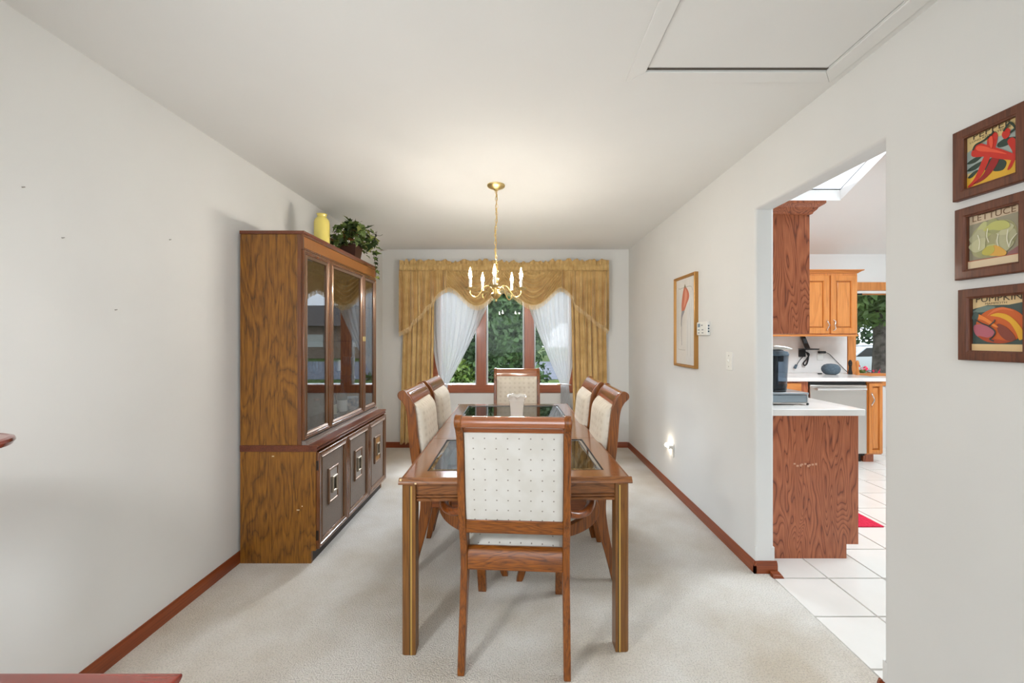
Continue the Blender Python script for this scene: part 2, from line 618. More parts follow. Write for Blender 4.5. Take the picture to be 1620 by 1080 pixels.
def carpet_mat():
    m, nt, p, N, L = nodes('carpet_pile')
    tc = N.new('ShaderNodeTexCoord')
    a = N.new('ShaderNodeTexNoise')
    a.inputs['Scale'].default_value = 2.2
    a.inputs['Detail'].default_value = 5
    b = N.new('ShaderNodeTexNoise')
    b.inputs['Scale'].default_value = 165
    b.inputs['Detail'].default_value = 3
    L.new(tc.outputs['Object'], a.inputs['Vector'])
    L.new(tc.outputs['Object'], b.inputs['Vector'])
    ra = ramp(N, [(0.3, S(208, 196, 178)), (0.62, S(234, 229, 221))])
    rb = ramp(N, [(0.3, (0.74, 0.73, 0.72, 1)), (0.56, (1, 1, 1, 1))])
    L.new(a.outputs['Fac'], ra.inputs[0])
    L.new(b.outputs['Fac'], rb.inputs[0])
    mx = N.new('ShaderNodeMix')
    mx.data_type = 'RGBA'
    mx.blend_type = 'MULTIPLY'
    mx.inputs[0].default_value = 1
    L.new(ra.outputs[0], mx.inputs[6])
    L.new(rb.outputs[0], mx.inputs[7])
    L.new(mx.outputs[2], p.inputs['Base Color'])
    p.inputs['Roughness'].default_value = 1.0
    p.inputs['Specular IOR Level'].default_value = 0.05
    p.inputs['Sheen Weight'].default_value = 0.2
    bm = N.new('ShaderNodeBump')
    bm.inputs['Strength'].default_value = 0.9
    bm.inputs['Distance'].default_value = 0.012
    L.new(b.outputs['Fac'], bm.inputs['Height'])
    L.new(bm.outputs[0], p.inputs['Normal'])
    return m


for _k in ('tabletop',):
    M[_k].node_tree.nodes['Principled BSDF'].inputs['Coat IOR'].default_value = 2.2
M['carpet'] = carpet_mat()


def grille_mat(name, c1, c2, sc):
    m, nt, p, N, L = nodes(name)
    tc = N.new('ShaderNodeTexCoord')
    mp = N.new('ShaderNodeMapping')
    mp.inputs['Rotation'].default_value = (R(45), 0, 0)
    L.new(tc.outputs['Object'], mp.inputs['Vector'])
    ch = N.new('ShaderNodeTexChecker')
    ch.inputs['Scale'].default_value = sc
    ch.inputs[1].default_value, ch.inputs[2].default_value = c1, c2
    L.new(mp.outputs[0], ch.inputs['Vector'])
    L.new(ch.outputs[0], p.inputs['Base Color'])
    p.inputs['Roughness'].default_value = 0.55
    b = N.new('ShaderNodeBump')
    b.inputs['Strength'].default_value = 0.5
    b.inputs['Distance'].default_value = 0.003
    L.new(ch.outputs[1], b.inputs['Height'])
    L.new(b.outputs[0], p.inputs['Normal'])
    return m


M['grille'] = grille_mat('woven_door_panel', S(92, 78, 68), S(158, 144, 134), 190)
M['frieze'] = grille_mat('hatched_frieze', S(120, 72, 26), S(164, 108, 50), 150)


def brick_mat():
    m, nt, p, N, L = nodes('house_brick')
    tc = N.new('ShaderNodeTexCoord')
    mp = N.new('ShaderNodeMapping')
    mp.inputs['Rotation'].default_value = (R(90), 0, 0)
    L.new(tc.outputs['Object'], mp.inputs['Vector'])
    b = N.new('ShaderNodeTexBrick')
    b.inputs['Color1'].default_value = S(168, 144, 128)
    b.inputs['Color2'].default_value = S(146, 122, 108)
    b.inputs['Mortar'].default_value = S(186, 178, 168)
    b.inputs['Scale'].default_value = 2.0
    L.new(mp.outputs[0], b.inputs['Vector'])
    L.new(b.outputs[0], p.inputs['Base Color'])
    p.inputs['Roughness'].default_value = 0.9
    return m


M['brick'] = brick_mat()

# room numbers
XL, XR, XRK, YB, ZC, YBACK = -1.685, 1.367, 1.477, 4.915, 2.45, -3.6
# ================================================================== ROOM SHELL
# floor: carpet to X 1.445, tiled kitchen beyond
m = MB()
m.prism([(-2.2, -0.12), (1.445, -0.12), (1.445, -0.012), (1.440, -0.004), (1.428, 0.0), (-2.2, 0.0)], 'y', YBACK - 0.2, YB + 0.1)
struct('floor', m, M['carpet'])
m = MB()
m.box(1.445, 5.6, -1.2, 5.05, -0.12, -0.016)
kfloor = struct('floor_kitchen', m, M['grout'])
ROOTM[kfloor.name] = Matrix.Identity(4)
tile_me = None
TP = 0.309
for ix in range(-1, 11):
    for iy in range(-8, 9):
        x0 = 1.7500 + ix * 0.3085
        y0 = 2.2417 + iy * TP
        if y0 > 4.88 or y0 < -0.4:
            continue
        if tile_me is None:
            t = MB().hexa([(0, 0, -0.012), (0.3025, 0, -0.012), (0.3025, 0.303, -0.012), (0, 0.303, -0.012),
                           (0.002, 0.002, 0), (0.3005, 0.002, 0), (0.3005, 0.301, 0), (0.002, 0.301, 0)])
            tile_me = t.mesh('tile', M['tile'])
        o = bpy.data.objects.new('tile', tile_me)
        COL.objects.link(o)
        o.location = (x0 + 0.003, y0 + 0.003, -0.004)
        o.parent = kfloor

# left wall, right wall with the doorway, back wall with the window
struct('wall_left', MB().box(XL - 0.12, XL, YBACK - 0.12, YB + 0.12, -0.1, ZC + 0.1), M['wall'])

# nail holes left in the left wall
wl = bpy.data.objects['wall_left']
ROOTM[wl.name] = Matrix.Identity(4)
for px_, py_ in ((35, 296), (98, 376), (268, 379), (182, 490)):
    Yn = -XL * F_PX / (VX - px_)
    zn = EYE - (py_ - VY) / F_PX * Yn
    MB().tube([(XL - 0.001, Yn, zn), (XL + 0.004, Yn, zn), (XL + 0.007, Yn + 0.003, zn + 0.002)], [0.0022, 0.002, 0.0015], 7).build('nail', flat('old_nail', S(150, 144, 138), 0.6), wl)
OP0, OP1, OPZ = 1.488, 2.29, 2.093
def right_wall():
    prof = [(YBACK, -0.1), (OP0, -0.1), (OP0, OPZ), (OP1, OPZ), (OP1, -0.1), (YB + 0.1, -0.1), (YB + 0.1, ZC + 0.1), (YBACK, ZC + 0.1)]
    m = MB().prism(prof, 'x', XR, XRK)
    me = m.mesh('wall_right', M['wall'], smooth=0)
    bm = bmesh.new()
    bm.from_mesh(me)
    es = []
    for e in bm.edges:
        a, b = e.verts
        if abs(a.co.x - b.co.x) > 1e-4:
            continue
        on = lambda v: (abs(v.co.y - OP0) < 1e-3 or abs(v.co.y - OP1) < 1e-3) and v.co.z < OPZ + 0.01
        if on(a) and on(b) and not (a.co.z < 0 and b.co.z < 0):
            es.append(e)
    bmesh.ops.bevel(bm, geom=es, offset=0.019, segments=5, profile=0.5, affect='EDGES')
    bm.to_mesh(me)
    bm.free()
    me.shade_smooth()
    me.set_sharp_from_angle(angle=R(40))
    o = bpy.data.objects.new('wall_right', me)
    COL.objects.link(o)
    o['kind'] = 'structure'
    ROOTM[o.name] = Matrix.Identity(4)
    return o
wr = right_wall()
for yy, s in ((OP0, -1), (OP1, 1)):
    for xx, sx in ((XR, 1), (XRK, -1)):
        m = MB()
        x0, x1 = sorted((xx - sx * 0.0006, xx + sx * 0.019))
        y0, y1 = sorted((yy - s * 0.0006, yy + s * 0.019))
        # square foot of the rounded corner
        m.hexa([(x0, y0, 0), (x1, y0, 0), (x1, y1, 0), (x0, y1, 0), (x0, y0, 0.146), (x1, y0, 0.146), (x1, y1, 0.146), (x0, y1, 0.146)])
        struct('corner_foot', m, M['wall'], wr)

WX0, WX1, WZ0, WZ1 = -1.055, 0.73, 0.672, 2.09
m = MB()
m.box(XL - 0.1, WX0, YB, YB + 0.14, -0.1, ZC + 0.1)
m.box(WX1, XRK, YB, YB + 0.14, -0.1, ZC + 0.1)
m.box(WX0, WX1, YB, YB + 0.14, -0.1, WZ0)
m.box(WX0, WX1, YB, YB + 0.14, WZ1, ZC + 0.1)
struct('wall_back', m, M['wall'])

# ceiling with the attic hatch opening
HX0, HX1, HY0, HY1 = 0.524, 1.266, 0.95, 1.632
m = MB()
m.box(XL - 0.1, HX0, YBACK - 0.1, YB + 0.1, ZC, ZC + 0.1)
m.box(HX1, XR + 0.005, YBACK - 0.1, YB + 0.1, ZC, ZC + 0.1)
m.box(HX0, HX1, YBACK - 0.1, HY0, ZC, ZC + 0.1)
m.box(HX0, HX1, HY1, YB + 0.1, ZC, ZC + 0.1)
struct('ceiling', m, M['ceil'])
hatch = thing('attic_hatch', 'white attic access hatch panel set in the ceiling inside white trim', 'hatch', (0.895, 1.29, ZC))
MB().box(HX0 + 0.004, HX1 - 0.004, HY0 + 0.006, HY1 - 0.012, ZC + 0.003, ZC + 0.020).build('hatch_panel', M['ceil'], hatch, bevel=0.002)
MB().box(HX0, HX1, HY1 - 0.0118, HY1 - 0.0004, ZC + 0.002, ZC + 0.018).build('dark_gap_strip', flat('gap_shade', S(96, 88, 78), 0.9), hatch)  # dark strip stands in for the shade in the panel's far gap
MB().box(HX0 - 0.004, HX1 + 0.004, HY0 - 0.004, HY1 + 0.004, ZC + 0.030, ZC + 0.045).build('hatch_backing', M['blackmatt'], hatch)
trim_prof = lambda w: [(0, 0), (w, 0), (w, -0.010), (w * 0.8, -0.014), (w * 0.2, -0.014), (0, -0.008)]
def ceil_trim(name, pts_in, pts_out):
    (a, b), (c, d) = pts_in, pts_out
    z0, z1 = ZC - 0.0004, ZC - 0.007
    m = MB().hexa([(a[0], a[1], z1), (b[0], b[1], z1), (d[0], d[1], z1), (c[0], c[1], z1),
                   (a[0], a[1], z0), (b[0], b[1], z0), (d[0], d[1], z0), (c[0], c[1], z0)])
    return struct(name, m, M['ceil'], bevel=0.002)
w = 0.066
ceil_trim('trim_1', ((HX0, HY0), (HX0, HY1)), ((HX0 - w, HY0 - w), (HX0 - w, HY1 + w)))
ceil_trim('trim_2', ((HX1, HY1), (HX1, HY0)), ((HX1 + w, HY1 + w), (HX1 + w, HY0 - w)))
ceil_trim('trim_3', ((HX0 + 0.001, HY1), (HX1 - 0.001, HY1)), ((HX0 - w + 0.002, HY1 + w), (HX1 + w - 0.002, HY1 + w)))
ceil_trim('trim_4', ((HX1 - 0.001, HY0), (HX0 + 0.001, HY0)), ((HX1 + w - 0.002, HY0 - w), (HX0 - w + 0.002, HY0 - w)))

# baseboards
BB = [(0, 0), (0.013, 0), (0.013, 0.044), (0.011, 0.050), (0.011, 0.054), (0.007, 0.062), (0.005, 0.068), (0, 0.068)]
struct('baseboard_left', MB().prism([(XL + a, b) for a, b in BB], 'y', YBACK, YB), M['base'])
struct('baseboard_back', MB().prism([(YB - a, b) for a, b in BB], 'x', XL + 0.013, XR - 0.013), M['basex'])
struct('baseboard_right', MB().prism([(XR - a, b) for a, b in BB], 'y', OP1 - 0.013, YB), M['base'])
struct('baseboard_jamb', MB().prism([(OP1 - a, b) for a, b in BB], 'x', XR - 0.013, XRK + 0.012), M['basex'])
struct('baseboard_near', MB().prism([(XR - a, b) for a, b in BB], 'y', YBACK, OP0 + 0.013), M['base'])
struct('baseboard_near_jamb', MB().prism([(OP0 + a, b) for a, b in BB], 'x', XR - 0.013, XRK + 0.012), M['basex'])
struct('trim_threshold', MB().hexa([(1.436, 2.235, -0.004), (1.50, 2.235, -0.004), (1.50, 2.262, -0.004), (1.436, 2.262, -0.004),
                                    (1.440, 2.240, 0.014), (1.492, 2.240, 0.010), (1.492, 2.276, 0.016), (1.440, 2.276, 0.018)]), M['basex'], bevel=0.002)

# the living room behind the camera: end wall with a wide window
m = MB()
m.box(XL - 0.1, -1.35, YBACK - 0.12, YBACK, -0.1, ZC + 0.1)
m.box(1.15, XR + 0.05, YBACK - 0.12, YBACK, -0.1, ZC + 0.1)
m.box(-1.35, 1.15, YBACK - 0.12, YBACK, -0.1, 0.7)
m.box(-1.35, 1.15, YBACK - 0.12, YBACK, 2.15, ZC + 0.1)
struct('wall_living_room', m, M['wall'])
w3 = struct_root('window_3')
mapw = lambda u, v, d: (u, YBACK - d, v)
MB().rect(mapw, -1.35, 1.15, 0.7, 2.15, [(0, 0), (0.06, 0), (0.06, 0.06), (0, 0.06)]).build('window_frame', M['winwood'], w3)
MB().box(-0.14, -0.06, YBACK - 0.06, YBACK, 0.76, 2.09).build('mullion', M['winwood'], w3)
MB().box(-1.29, 1.09, YBACK - 0.034, YBACK - 0.03, 0.76, 2.09).build('pane', M['glass'], w3)

# ------------------------------------------------------------------ dining window
win = struct_root('window_1')
mapw = lambda u, v, d: (u, YB + d, v)
# outer frame: casing sits 12 mm proud of the wall
MB().rect(mapw, WX0 - 0.0, WX1 + 0.0, WZ0 + 0.005, WZ1, [(0, -0.014), (0.098, -0.014), (0.098, 0.005), (0.085, 0.02), (0.085, 0.10), (0, 0.10)]).build('window_frame', M['winwoodx'], win, bevel=0.003)
MX = [(-0.516, -0.403), (0.078, 0.192)]
for a, b in MX:
    MB().box(a, b, YB - 0.012, YB + 0.10, WZ0 + 0.10, WZ1 - 0.09).build('mullion', M['winwood'], win, bevel=0.003)
bays = [(WX0 + 0.086, -0.516), (-0.403, 0.078), (0.192, WX1 - 0.086)]
for a, b in bays:
    o = MB().rect(mapw, a, b, WZ0 + 0.092, WZ1 - 0.086, [(0, 0.03), (0.012, 0.03), (0.022, 0.05), (0.022, 0.085), (0, 0.085)]).build('sash', flat('sash_grey', S(150, 148, 146), 0.5), win)
    MB().box(a + 0.015, b - 0.015, YB + 0.066, YB + 0.070, WZ0 + 0.105, WZ1 - 0.10).build('pane', M['glass'], win)
for cx in (-0.86, -0.455, 0.52):
    m = MB().box(cx - 0.035, cx + 0.035, YB + 0.004, YB + 0.020, WZ0 + 0.103, WZ0 + 0.116)
    m.box(cx - 0.012, cx + 0.05, YB - 0.004, YB + 0.004, WZ0 + 0.106, WZ0 + 0.114)
    m.build('sash_lock', M['brass'], win, bevel=0.002)

# ================================================================== KITCHEN SHELL
KX1, KYB, KE = 5.4, 4.9, 2.388
KWX0, KWX1, KWZ0, KWZ1 = 4.16, 5.2, 0.88, 1.905
m = MB()
m.box(XRK, KWX0, KYB, KYB + 0.14, -0.1, KE)
m.box(KWX1, KX1 + 0.1, KYB, KYB + 0.14, -0.1, KE)
m.box(KWX0, KWX1, KYB, KYB + 0.14, -0.1, KWZ0)
m.box(KWX0, KWX1, KYB, KYB + 0.14, KWZ1, KE)
struct('wall_kitchen_back', m, M['wall'])
slope = lambda y: KE + 0.495 * (KYB - y)
RY = 1.0
struct('wall_kitchen_side', MB().prism([(-1.2, -0.1), (KYB + 0.1, -0.1), (KYB + 0.1, KE), (RY, slope(RY) + 0.1), (-1.2, slope(RY) + 0.1)], 'x', KX1, KX1 + 0.1), M['wall'])
struct('wall_kitchen_upper', MB().prism([(-1.2, ZC + 0.1), (KYB + 0.1, ZC + 0.1), (KYB - 0.3, slope(KYB - 0.3)), (RY, slope(RY) + 0.1), (-1.2, slope(RY) + 0.1)], 'x', XR + 0.02, XRK), M['wall'])
struct('wall_kitchen_front', MB().box(XRK, KX1, -1.2, -1.1, -0.1, slope(RY) + 0.1), M['wall'])
# sloped ceiling with skylight opening
SX0, SX1, SY0, SY1 = 2.35, 3.335, 2.95, 4.112
def slab(x0, x1, y0, y1):
    b = [(x0, y0), (x1, y0), (x1, y1), (x0, y1)]
    return [(x, y, slope(y)) for x, y in b] + [(x, y, slope(y) + 0.12) for x, y in b]
m = MB()
m.hexa(slab(XRK - 0.02, SX0, RY, KYB + 0.14))
m.hexa(slab(SX1, KX1 + 0.02, RY, KYB + 0.14))
m.hexa(slab(SX0, SX1, RY, SY0))
m.hexa(slab(SX0, SX1, SY1, KYB + 0.14))
m.box(XRK - 0.02, KX1 + 0.02, -1.2, RY, slope(RY), slope(RY) + 0.12)
struct('ceiling_kitchen', m, M['ceil'])
sk = struct_root('window_2')
m = MB()
hh = 0.122
for (x0, x1, y0, y1) in ((SX0 - 0.02, SX0, SY0 - 0.02, SY1 + 0.02), (SX1, SX1 + 0.02, SY0 - 0.02, SY1 + 0.02), (SX0, SX1, SY0 - 0.02, SY0), (SX0, SX1, SY1, SY1 + 0.02)):
    b = [(x0, y0), (x1, y0), (x1, y1), (x0, y1)]
    m.hexa([(x, y, slope(y) + 0.11) for x, y in b] + [(x, y, slope(y) + hh) for x, y in b])
m.build('skylight_shaft', M['ceil'], sk)
b = [(SX0, SY0), (SX1, SY0), (SX1, SY1), (SX0, SY1)]
b = [(SX0 - .03, SY0 - .03), (SX1 + .03, SY0 - .03), (SX1 + .03, SY1 + .03), (SX0 - .03, SY1 + .03)]
MB().hexa([(x, y, slope(y) + hh + 0.001) for x, y in b] + [(x, y, slope(y) + hh + 0.006) for x, y in b]).build('skylight_pane', M['glass'], sk)

kw = struct_root('window_4')
mapk = lambda u, v, d: (u, KYB + d, v)
MB().rect(mapk, KWX0 - 0.105, KWX1 + 0.1, KWZ0 - 0.115, KWZ1 + 0.135, [(0, -0.02), (0.095, -0.02), (0.105, 0.0), (0.105, 0.1), (0.09, 0.1), (0.09, 0.0), (0, 0.0)]).build('window_frame', M['kitoak'], kw, bevel=0.002)
MB().rect(mapk, KWX0, KWX1, KWZ0, KWZ1 + 0.02, [(0, 0.02), (0.035, 0.03), (0.035, 0.07), (0, 0.07)]).build('sash', M['kitoakx'], kw, bevel=0.002)
MB().box(KWX0 + 0.03, KWX1 - 0.03, KYB + 0.046, KYB + 0.05, KWZ0 + 0.03, KWZ1 - 0.01).build('pane', M['glass'], kw)
MB().box(4.19, 4.25, KYB + 0.005, KYB + 0.02, KWZ1 - 0.02, KWZ1 + 0.006).build('sash_lock', M['blackmatt'], kw)

# ================================================================== OUTSIDE
GZ = -0.42
struct('lawn', MB().box(-40, 60, 5.2, 80, GZ - 0.2, GZ), M['lawn'])
struct('road', MB().box(-40, 60, 17, 30, GZ + 0.001, GZ + 0.02), M['road'])
struct('lawn_behind', MB().box(-40, 40, -40, -3.9, GZ - 0.2, GZ), M['lawn'])


def leaves(name, blobs, n, size, mat, parent, seed=1):
    """cloud of pointed leaves (quads) over the surfaces of lumpy ellipsoids"""
    g = np.random.default_rng(seed)
    vol = np.array([b[3] * b[4] * b[5] for b in blobs]) ** 0.7
    idx = g.choice(len(blobs), n, p=vol / vol.sum())
    B = np.array(blobs)[idx]
    d = g.normal(size=(n, 3))
    d /= np.linalg.norm(d, axis=1)[:, None]
    rad = 0.55 + 0.5 * g.random(n) ** 0.6
    c = B[:, :3] + d * B[:, 3:6] * rad[:, None]
    c[:, 2] = np.maximum(c[:, 2], GZ + 0.05)
    nrm = d * 0.6 + g.normal(size=(n, 3)) * 0.7
    nrm /= np.linalg.norm(nrm, axis=1)[:, None]
    a = np.cross(nrm, g.normal(size=(n, 3)))
    a /= np.linalg.norm(a, axis=1)[:, None]
    b = np.cross(nrm, a)
    s = size * (0.6 + 0.8 * g.random(n))[:, None]
    bend = nrm * s * 0.12
    P = np.stack([c - a * s * 0.6 - bend, c + b * s * 0.30, c + a * s * 0.6 - bend, c - b * s * 0.30], axis=1).reshape(-1, 3)
    Mi = ROOTM[parent.name].inverted()
    P = P + np.array(Mi.translation)
    me = bpy.data.meshes.new(name)
    me.vertices.add(4 * n)
    me.vertices.foreach_set('co', P.astype(np.float32).ravel())
    me.loops.add(4 * n)
    me.loops.foreach_set('vertex_index', np.arange(4 * n, dtype=np.int32))
    me.polygons.add(n)
    me.polygons.foreach_set('loop_start', (np.arange(n) * 4).astype(np.int32))
    me.polygons.foreach_set('loop_total', np.full(n, 4, dtype=np.int32))
    me.update()
    me.validate()
    me.materials.append(mat)
    o = bpy.data.objects.new(name, me)
    COL.objects.link(o)
    o.parent = parent
    o['kind'] = 'stuff'
    return o


def tree(name, label, cat, x, y, trunk_h, trunk_r, blobs, n, size, mat, seed, group=None, branches=()):
    t = thing(name, label, cat, (x, y, GZ), 0, group)
    m = MB()
    m.tube([(x, y, GZ - 0.05), (x + 0.05, y, GZ + trunk_h * 0.5), (x, y + 0.05, GZ + trunk_h)], [trunk_r * 1.2, trunk_r, trunk_r * 0.7], 8)
    for bdir in branches:
        p = Vector((x, y, GZ + trunk_h * bdir[3]))
        q = p + Vector(bdir[:3])
        m.tube([p, p.lerp(q, 0.5) + Vector((0, 0, -0.06)), q], [trunk_r * 0.6, trunk_r * 0.4, trunk_r * 0.15], 6)
    m.build('trunk', M['bark'], t)
    leaves('foliage', [(x + b[0], y + b[1], GZ + b[2], b[3], b[4], b[5]) for b in blobs], n, size, mat, t, seed)
    return t


tree('tree', 'dense dark green tree filling the middle pane of the dining window', 'tree', -0.75, 8.6, 3.2, 0.12,
     [(0.0, 0, 3.2, 1.15, 1.1, 1.3), (-0.5, 0.3, 2.0, 1.0, 1.0, 1.0), (0.55, -0.2, 1.9, 0.85, 0.9, 0.95), (0.35, 0.2, 3.6, 0.9, 0.9, 0.9), (-0.6, 0, 3.9, 1.2, 1, 1), (0.1, 0, 0.9, 1.3, 0.9, 0.8)], 17000, 0.11, M['tree'], 3,
     branches=[(0.9, 0.0, 0.9, 0.8), (-0.8, 0.2, 1.0, 0.7), (1.6, -0.4, 1.0, 0.95)])
tree('tree', 'second dark tree standing behind the tree of the middle window pane', 'tree', -0.9, 11.8, 4.2, 0.14,
     [(0, 0, 2.0, 1.5, 1.0, 1.6), (0.2, 0, 3.8, 1.7, 1.0, 1.6), (-0.4, 0, 5.2, 1.7, 1.0, 1.4), (1.0, 0.1, 2.6, 0.9, 0.8, 1.4)], 15000, 0.15, M['tree'], 14)
tree('shrub', 'yellowish green shrub outside the left pane of the dining window', 'shrub', -1.75, 7.4, 0.9, 0.05,
     [(0, 0, 1.0, 0.75, 0.7, 0.8), (0.5, 0.1, 0.8, 0.5, 0.6, 0.6), (-0.6, 0.2, 1.1, 0.6, 0.6, 0.8)], 6500, 0.08, M['tree2'], 4)
tree('shrub', 'low dark green bush outside the right pane of the dining window', 'shrub', 1.10, 7.6, 0.5, 0.04,
     [(0, 0, 0.45, 0.55, 0.5, 0.45), (0.45, 0.1, 0.4, 0.45, 0.5, 0.4)], 4500, 0.07, M['tree'], 5)
tree('tree', 'pale green tree beyond the lawn, seen through the left sheer curtain', 'tree', -5.2, 13.5, 3.5, 0.16,
     [(0, 0, 3.6, 2.2, 2, 2.2), (1.6, 0, 2.4, 1.5, 1.5, 1.5), (-1.2, 0, 2.2, 1.8, 1.5, 1.6)], 9000, 0.17, M['tree3'], 6)
tree('tree', 'tall tree across the road, left of the brick house', 'tree', 4.5, 33.5, 5.0, 0.25,
     [(0, 0, 6, 3.0, 2.5, 3.0), (2.2, 0, 7.5, 2.6, 2.0, 2.2), (-2.5, 0, 5, 2.5, 2.0, 2.5)], 8000, 0.35, M['tree3'], 8)
tree('tree', 'leafy green tree close outside the kitchen window, its grey trunk in view', 'tree', 7.55, 8.3, 3.4, 0.14,
     [(0.2, 0, 3.1, 1.5, 1.3, 1.1), (-0.9, 0.3, 2.9, 1.2, 1.2, 0.8), (1.2, -0.2, 2.7, 1.3, 1.2, 1.1)], 9000, 0.15, M['tree3'], 9,
     branches=[(1.0, 0.0, 0.9, 0.75), (-0.9, 0.2, 0.9, 0.7)])
tree('tree', 'dark tree across the road behind the parked car', 'tree', 19.5, 26.0, 4.0, 0.2,
     [(0, 0, 4.6, 3.2, 2.2, 3.0), (-3.0, 0, 4.2, 2.4, 2.0, 2.6), (2.6, 0, 4.0, 2.4, 2.0, 2.6)], 7000, 0.3, M['tree'], 10)
tree('shrub', 'small shrub with red flowers below the kitchen window', 'shrub', 5.55, 6.6, 0.4, 0.03,
     [(0, 0, 0.85, 0.35, 0.35, 0.45), (0.3, 0.1, 0.8, 0.3, 0.3, 0.4)], 2500, 0.06, M['tree2'], 12)
fl = [o for o in COL.objects if o.get('label', '').startswith('small shrub with red')][0]
leaves('flowers', [(5.6, 6.45, GZ + 1.2, 0.25, 0.15, 0.14)], 70, 0.05, M['redmat'], fl, 13)

# brick house across the road
hs = thing('house', 'tan brick house with grey roof and white door across the road', 'house', (12.5, 36, GZ))
struct_h = MB().box(7.0, 20.0, 35.0, 43.0, GZ, GZ + 2.9).build('wall', M['brick'], hs)
MB().prism([(34.3, GZ + 2.85), (43.7, GZ + 2.85), (39.0, GZ + 5.0)], 'x', 6.4, 20.6).build('roof', M['roof'], hs)
for hx, hw_, z0, z1, nm in ((10.2, 0.55, 0.05, 2.2, 'door'), (12.2, 0.55, 1.0, 2.1, 'window'), (15.5, 0.9, 1.0, 2.1, 'window')):
    MB().box(hx - hw_, hx + hw_, 34.94, 35.0, GZ + z0, GZ + z1).build(nm, M['white'], hs, bevel=0.01)
gx = MB().box(17.2, 19.4, 34.95, 35.0, GZ + 0.05, GZ + 2.2)
gx.build('garage_door', M['white'], hs)

# silver car parked on the road, seen through the kitchen window
car = thing('car', 'silver car parked on the road, seen through the kitchen window', 'car', (16.2, 18.6, GZ + 0.02))
cx, cy, cz = 16.2, 18.6, GZ + 0.02
side = [(-2.2, 0.35), (-2.15, 0.75), (-1.3, 0.9), (-0.7, 1.38), (0.7, 1.42), (1.4, 0.98), (2.1, 0.9), (2.2, 0.4), (1.75, 0.28), (-1.8, 0.28)]
MB().prism([(cx + a, cz + b) for a, b in side], 'y', cy - 0.85, cy + 0.85).build('body', flat('car_silver', S(200, 204, 210), 0.25, 0.6), car, bevel=0.05)
sw = [(-1.1, 0.93), (-0.62, 1.32), (0.62, 1.35), (1.15, 0.96)]
MB().prism([(cx + a, cz + b) for a, b in sw], 'y', cy - 0.862, cy + 0.862).build('side_window', M['black'], car)
for wx in (-1.35, 1.4):
    for s in (-1, 1):
        m = MB()
        yy = cy + s * 0.78
        m.tube([(cx + wx, yy - 0.1, cz + 0.32), (cx + wx, yy + 0.1, cz + 0.32)], 0.32, 18)
        m.build('wheel', M['blackmatt'], car)
# ================================================================== CHINA CABINET
M['pewter'] = flat('aged_brass_pull', S(176, 164, 146), 0.3, 0.8)
HXB, HXF, HXU = XL + 0.016, -1.215, -1.305      # back, base front, upper front
HY0_, HY1_ = 2.381, 3.60
hut = thing('china_cabinet', 'tall brown wooden china cabinet with three glass doors against the left wall', 'cabinet', (-1.45, 2.99, 0))
# lower carcass
sidep = [(HXB, 0), (HXF - 0.028, 0), (HXF - 0.028, 0.075), (HXF, 0.075), (HXF, 0.670), (HXB, 0.670)]
MB().prism(sidep, 'y', HY0_, HY0_ + 0.02).build('side_panel', M['hutch'], hut, bevel=0.0015)
MB().prism(sidep, 'y', HY1_ - 0.02, HY1_).build('side_panel', M['hutch'], hut, bevel=0.0015)
MB().box(HXB, HXF - 0.03, HY0_ + 0.02, HY1_ - 0.02, 0.0, 0.075).build('plinth', flat('dark_plinth', S(48, 40, 36), 0.5), hut)
m = MB().box(HXB, HXF - 0.004, HY0_ + 0.02, HY1_ - 0.02, 0.075, 0.095)
m.box(HXB, HXB + 0.012, HY0_ + 0.02, HY1_ - 0.02, 0.095, 0.670)
for yy in (HY0_ + 0.405, HY0_ + 0.812):
    m.box(HXB, HXF - 0.004, yy - 0.01, yy + 0.01, 0.095, 0.670)
m.build('lower_carcass', M['hutchy'], hut)
# moulded top of the base
tp = [(HXB, 0.670), (HXF + 0.004, 0.670), (HXF + 0.012, 0.678), (HXF + 0.012, 0.684), (HXF + 0.002, 0.690), (HXF + 0.014, 0.696), (HXF + 0.014, 0.704), (HXF + 0.006, 0.709), (HXB, 0.709)]
MB().prism(tp, 'y', HY0_ - 0.003, HY1_ + 0.003).build('base_top', M['hutchtop'], hut, bevel=0.001)
# silvery rail under the glass doors
MB().prism([(HXU + 0.0, 0.709), (HXU + 0.036, 0.709), (HXU + 0.036, 0.714), (HXU + 0.028, 0.720), (HXU + 0.028, 0.726), (HXU + 0.018, 0.732), (HXU, 0.732)], 'y', HY0_ + 0.004, HY1_ - 0.004).build('sill_moulding', flat('polished_moulding', S(150, 138, 132), 0.22, 0.55), hut)
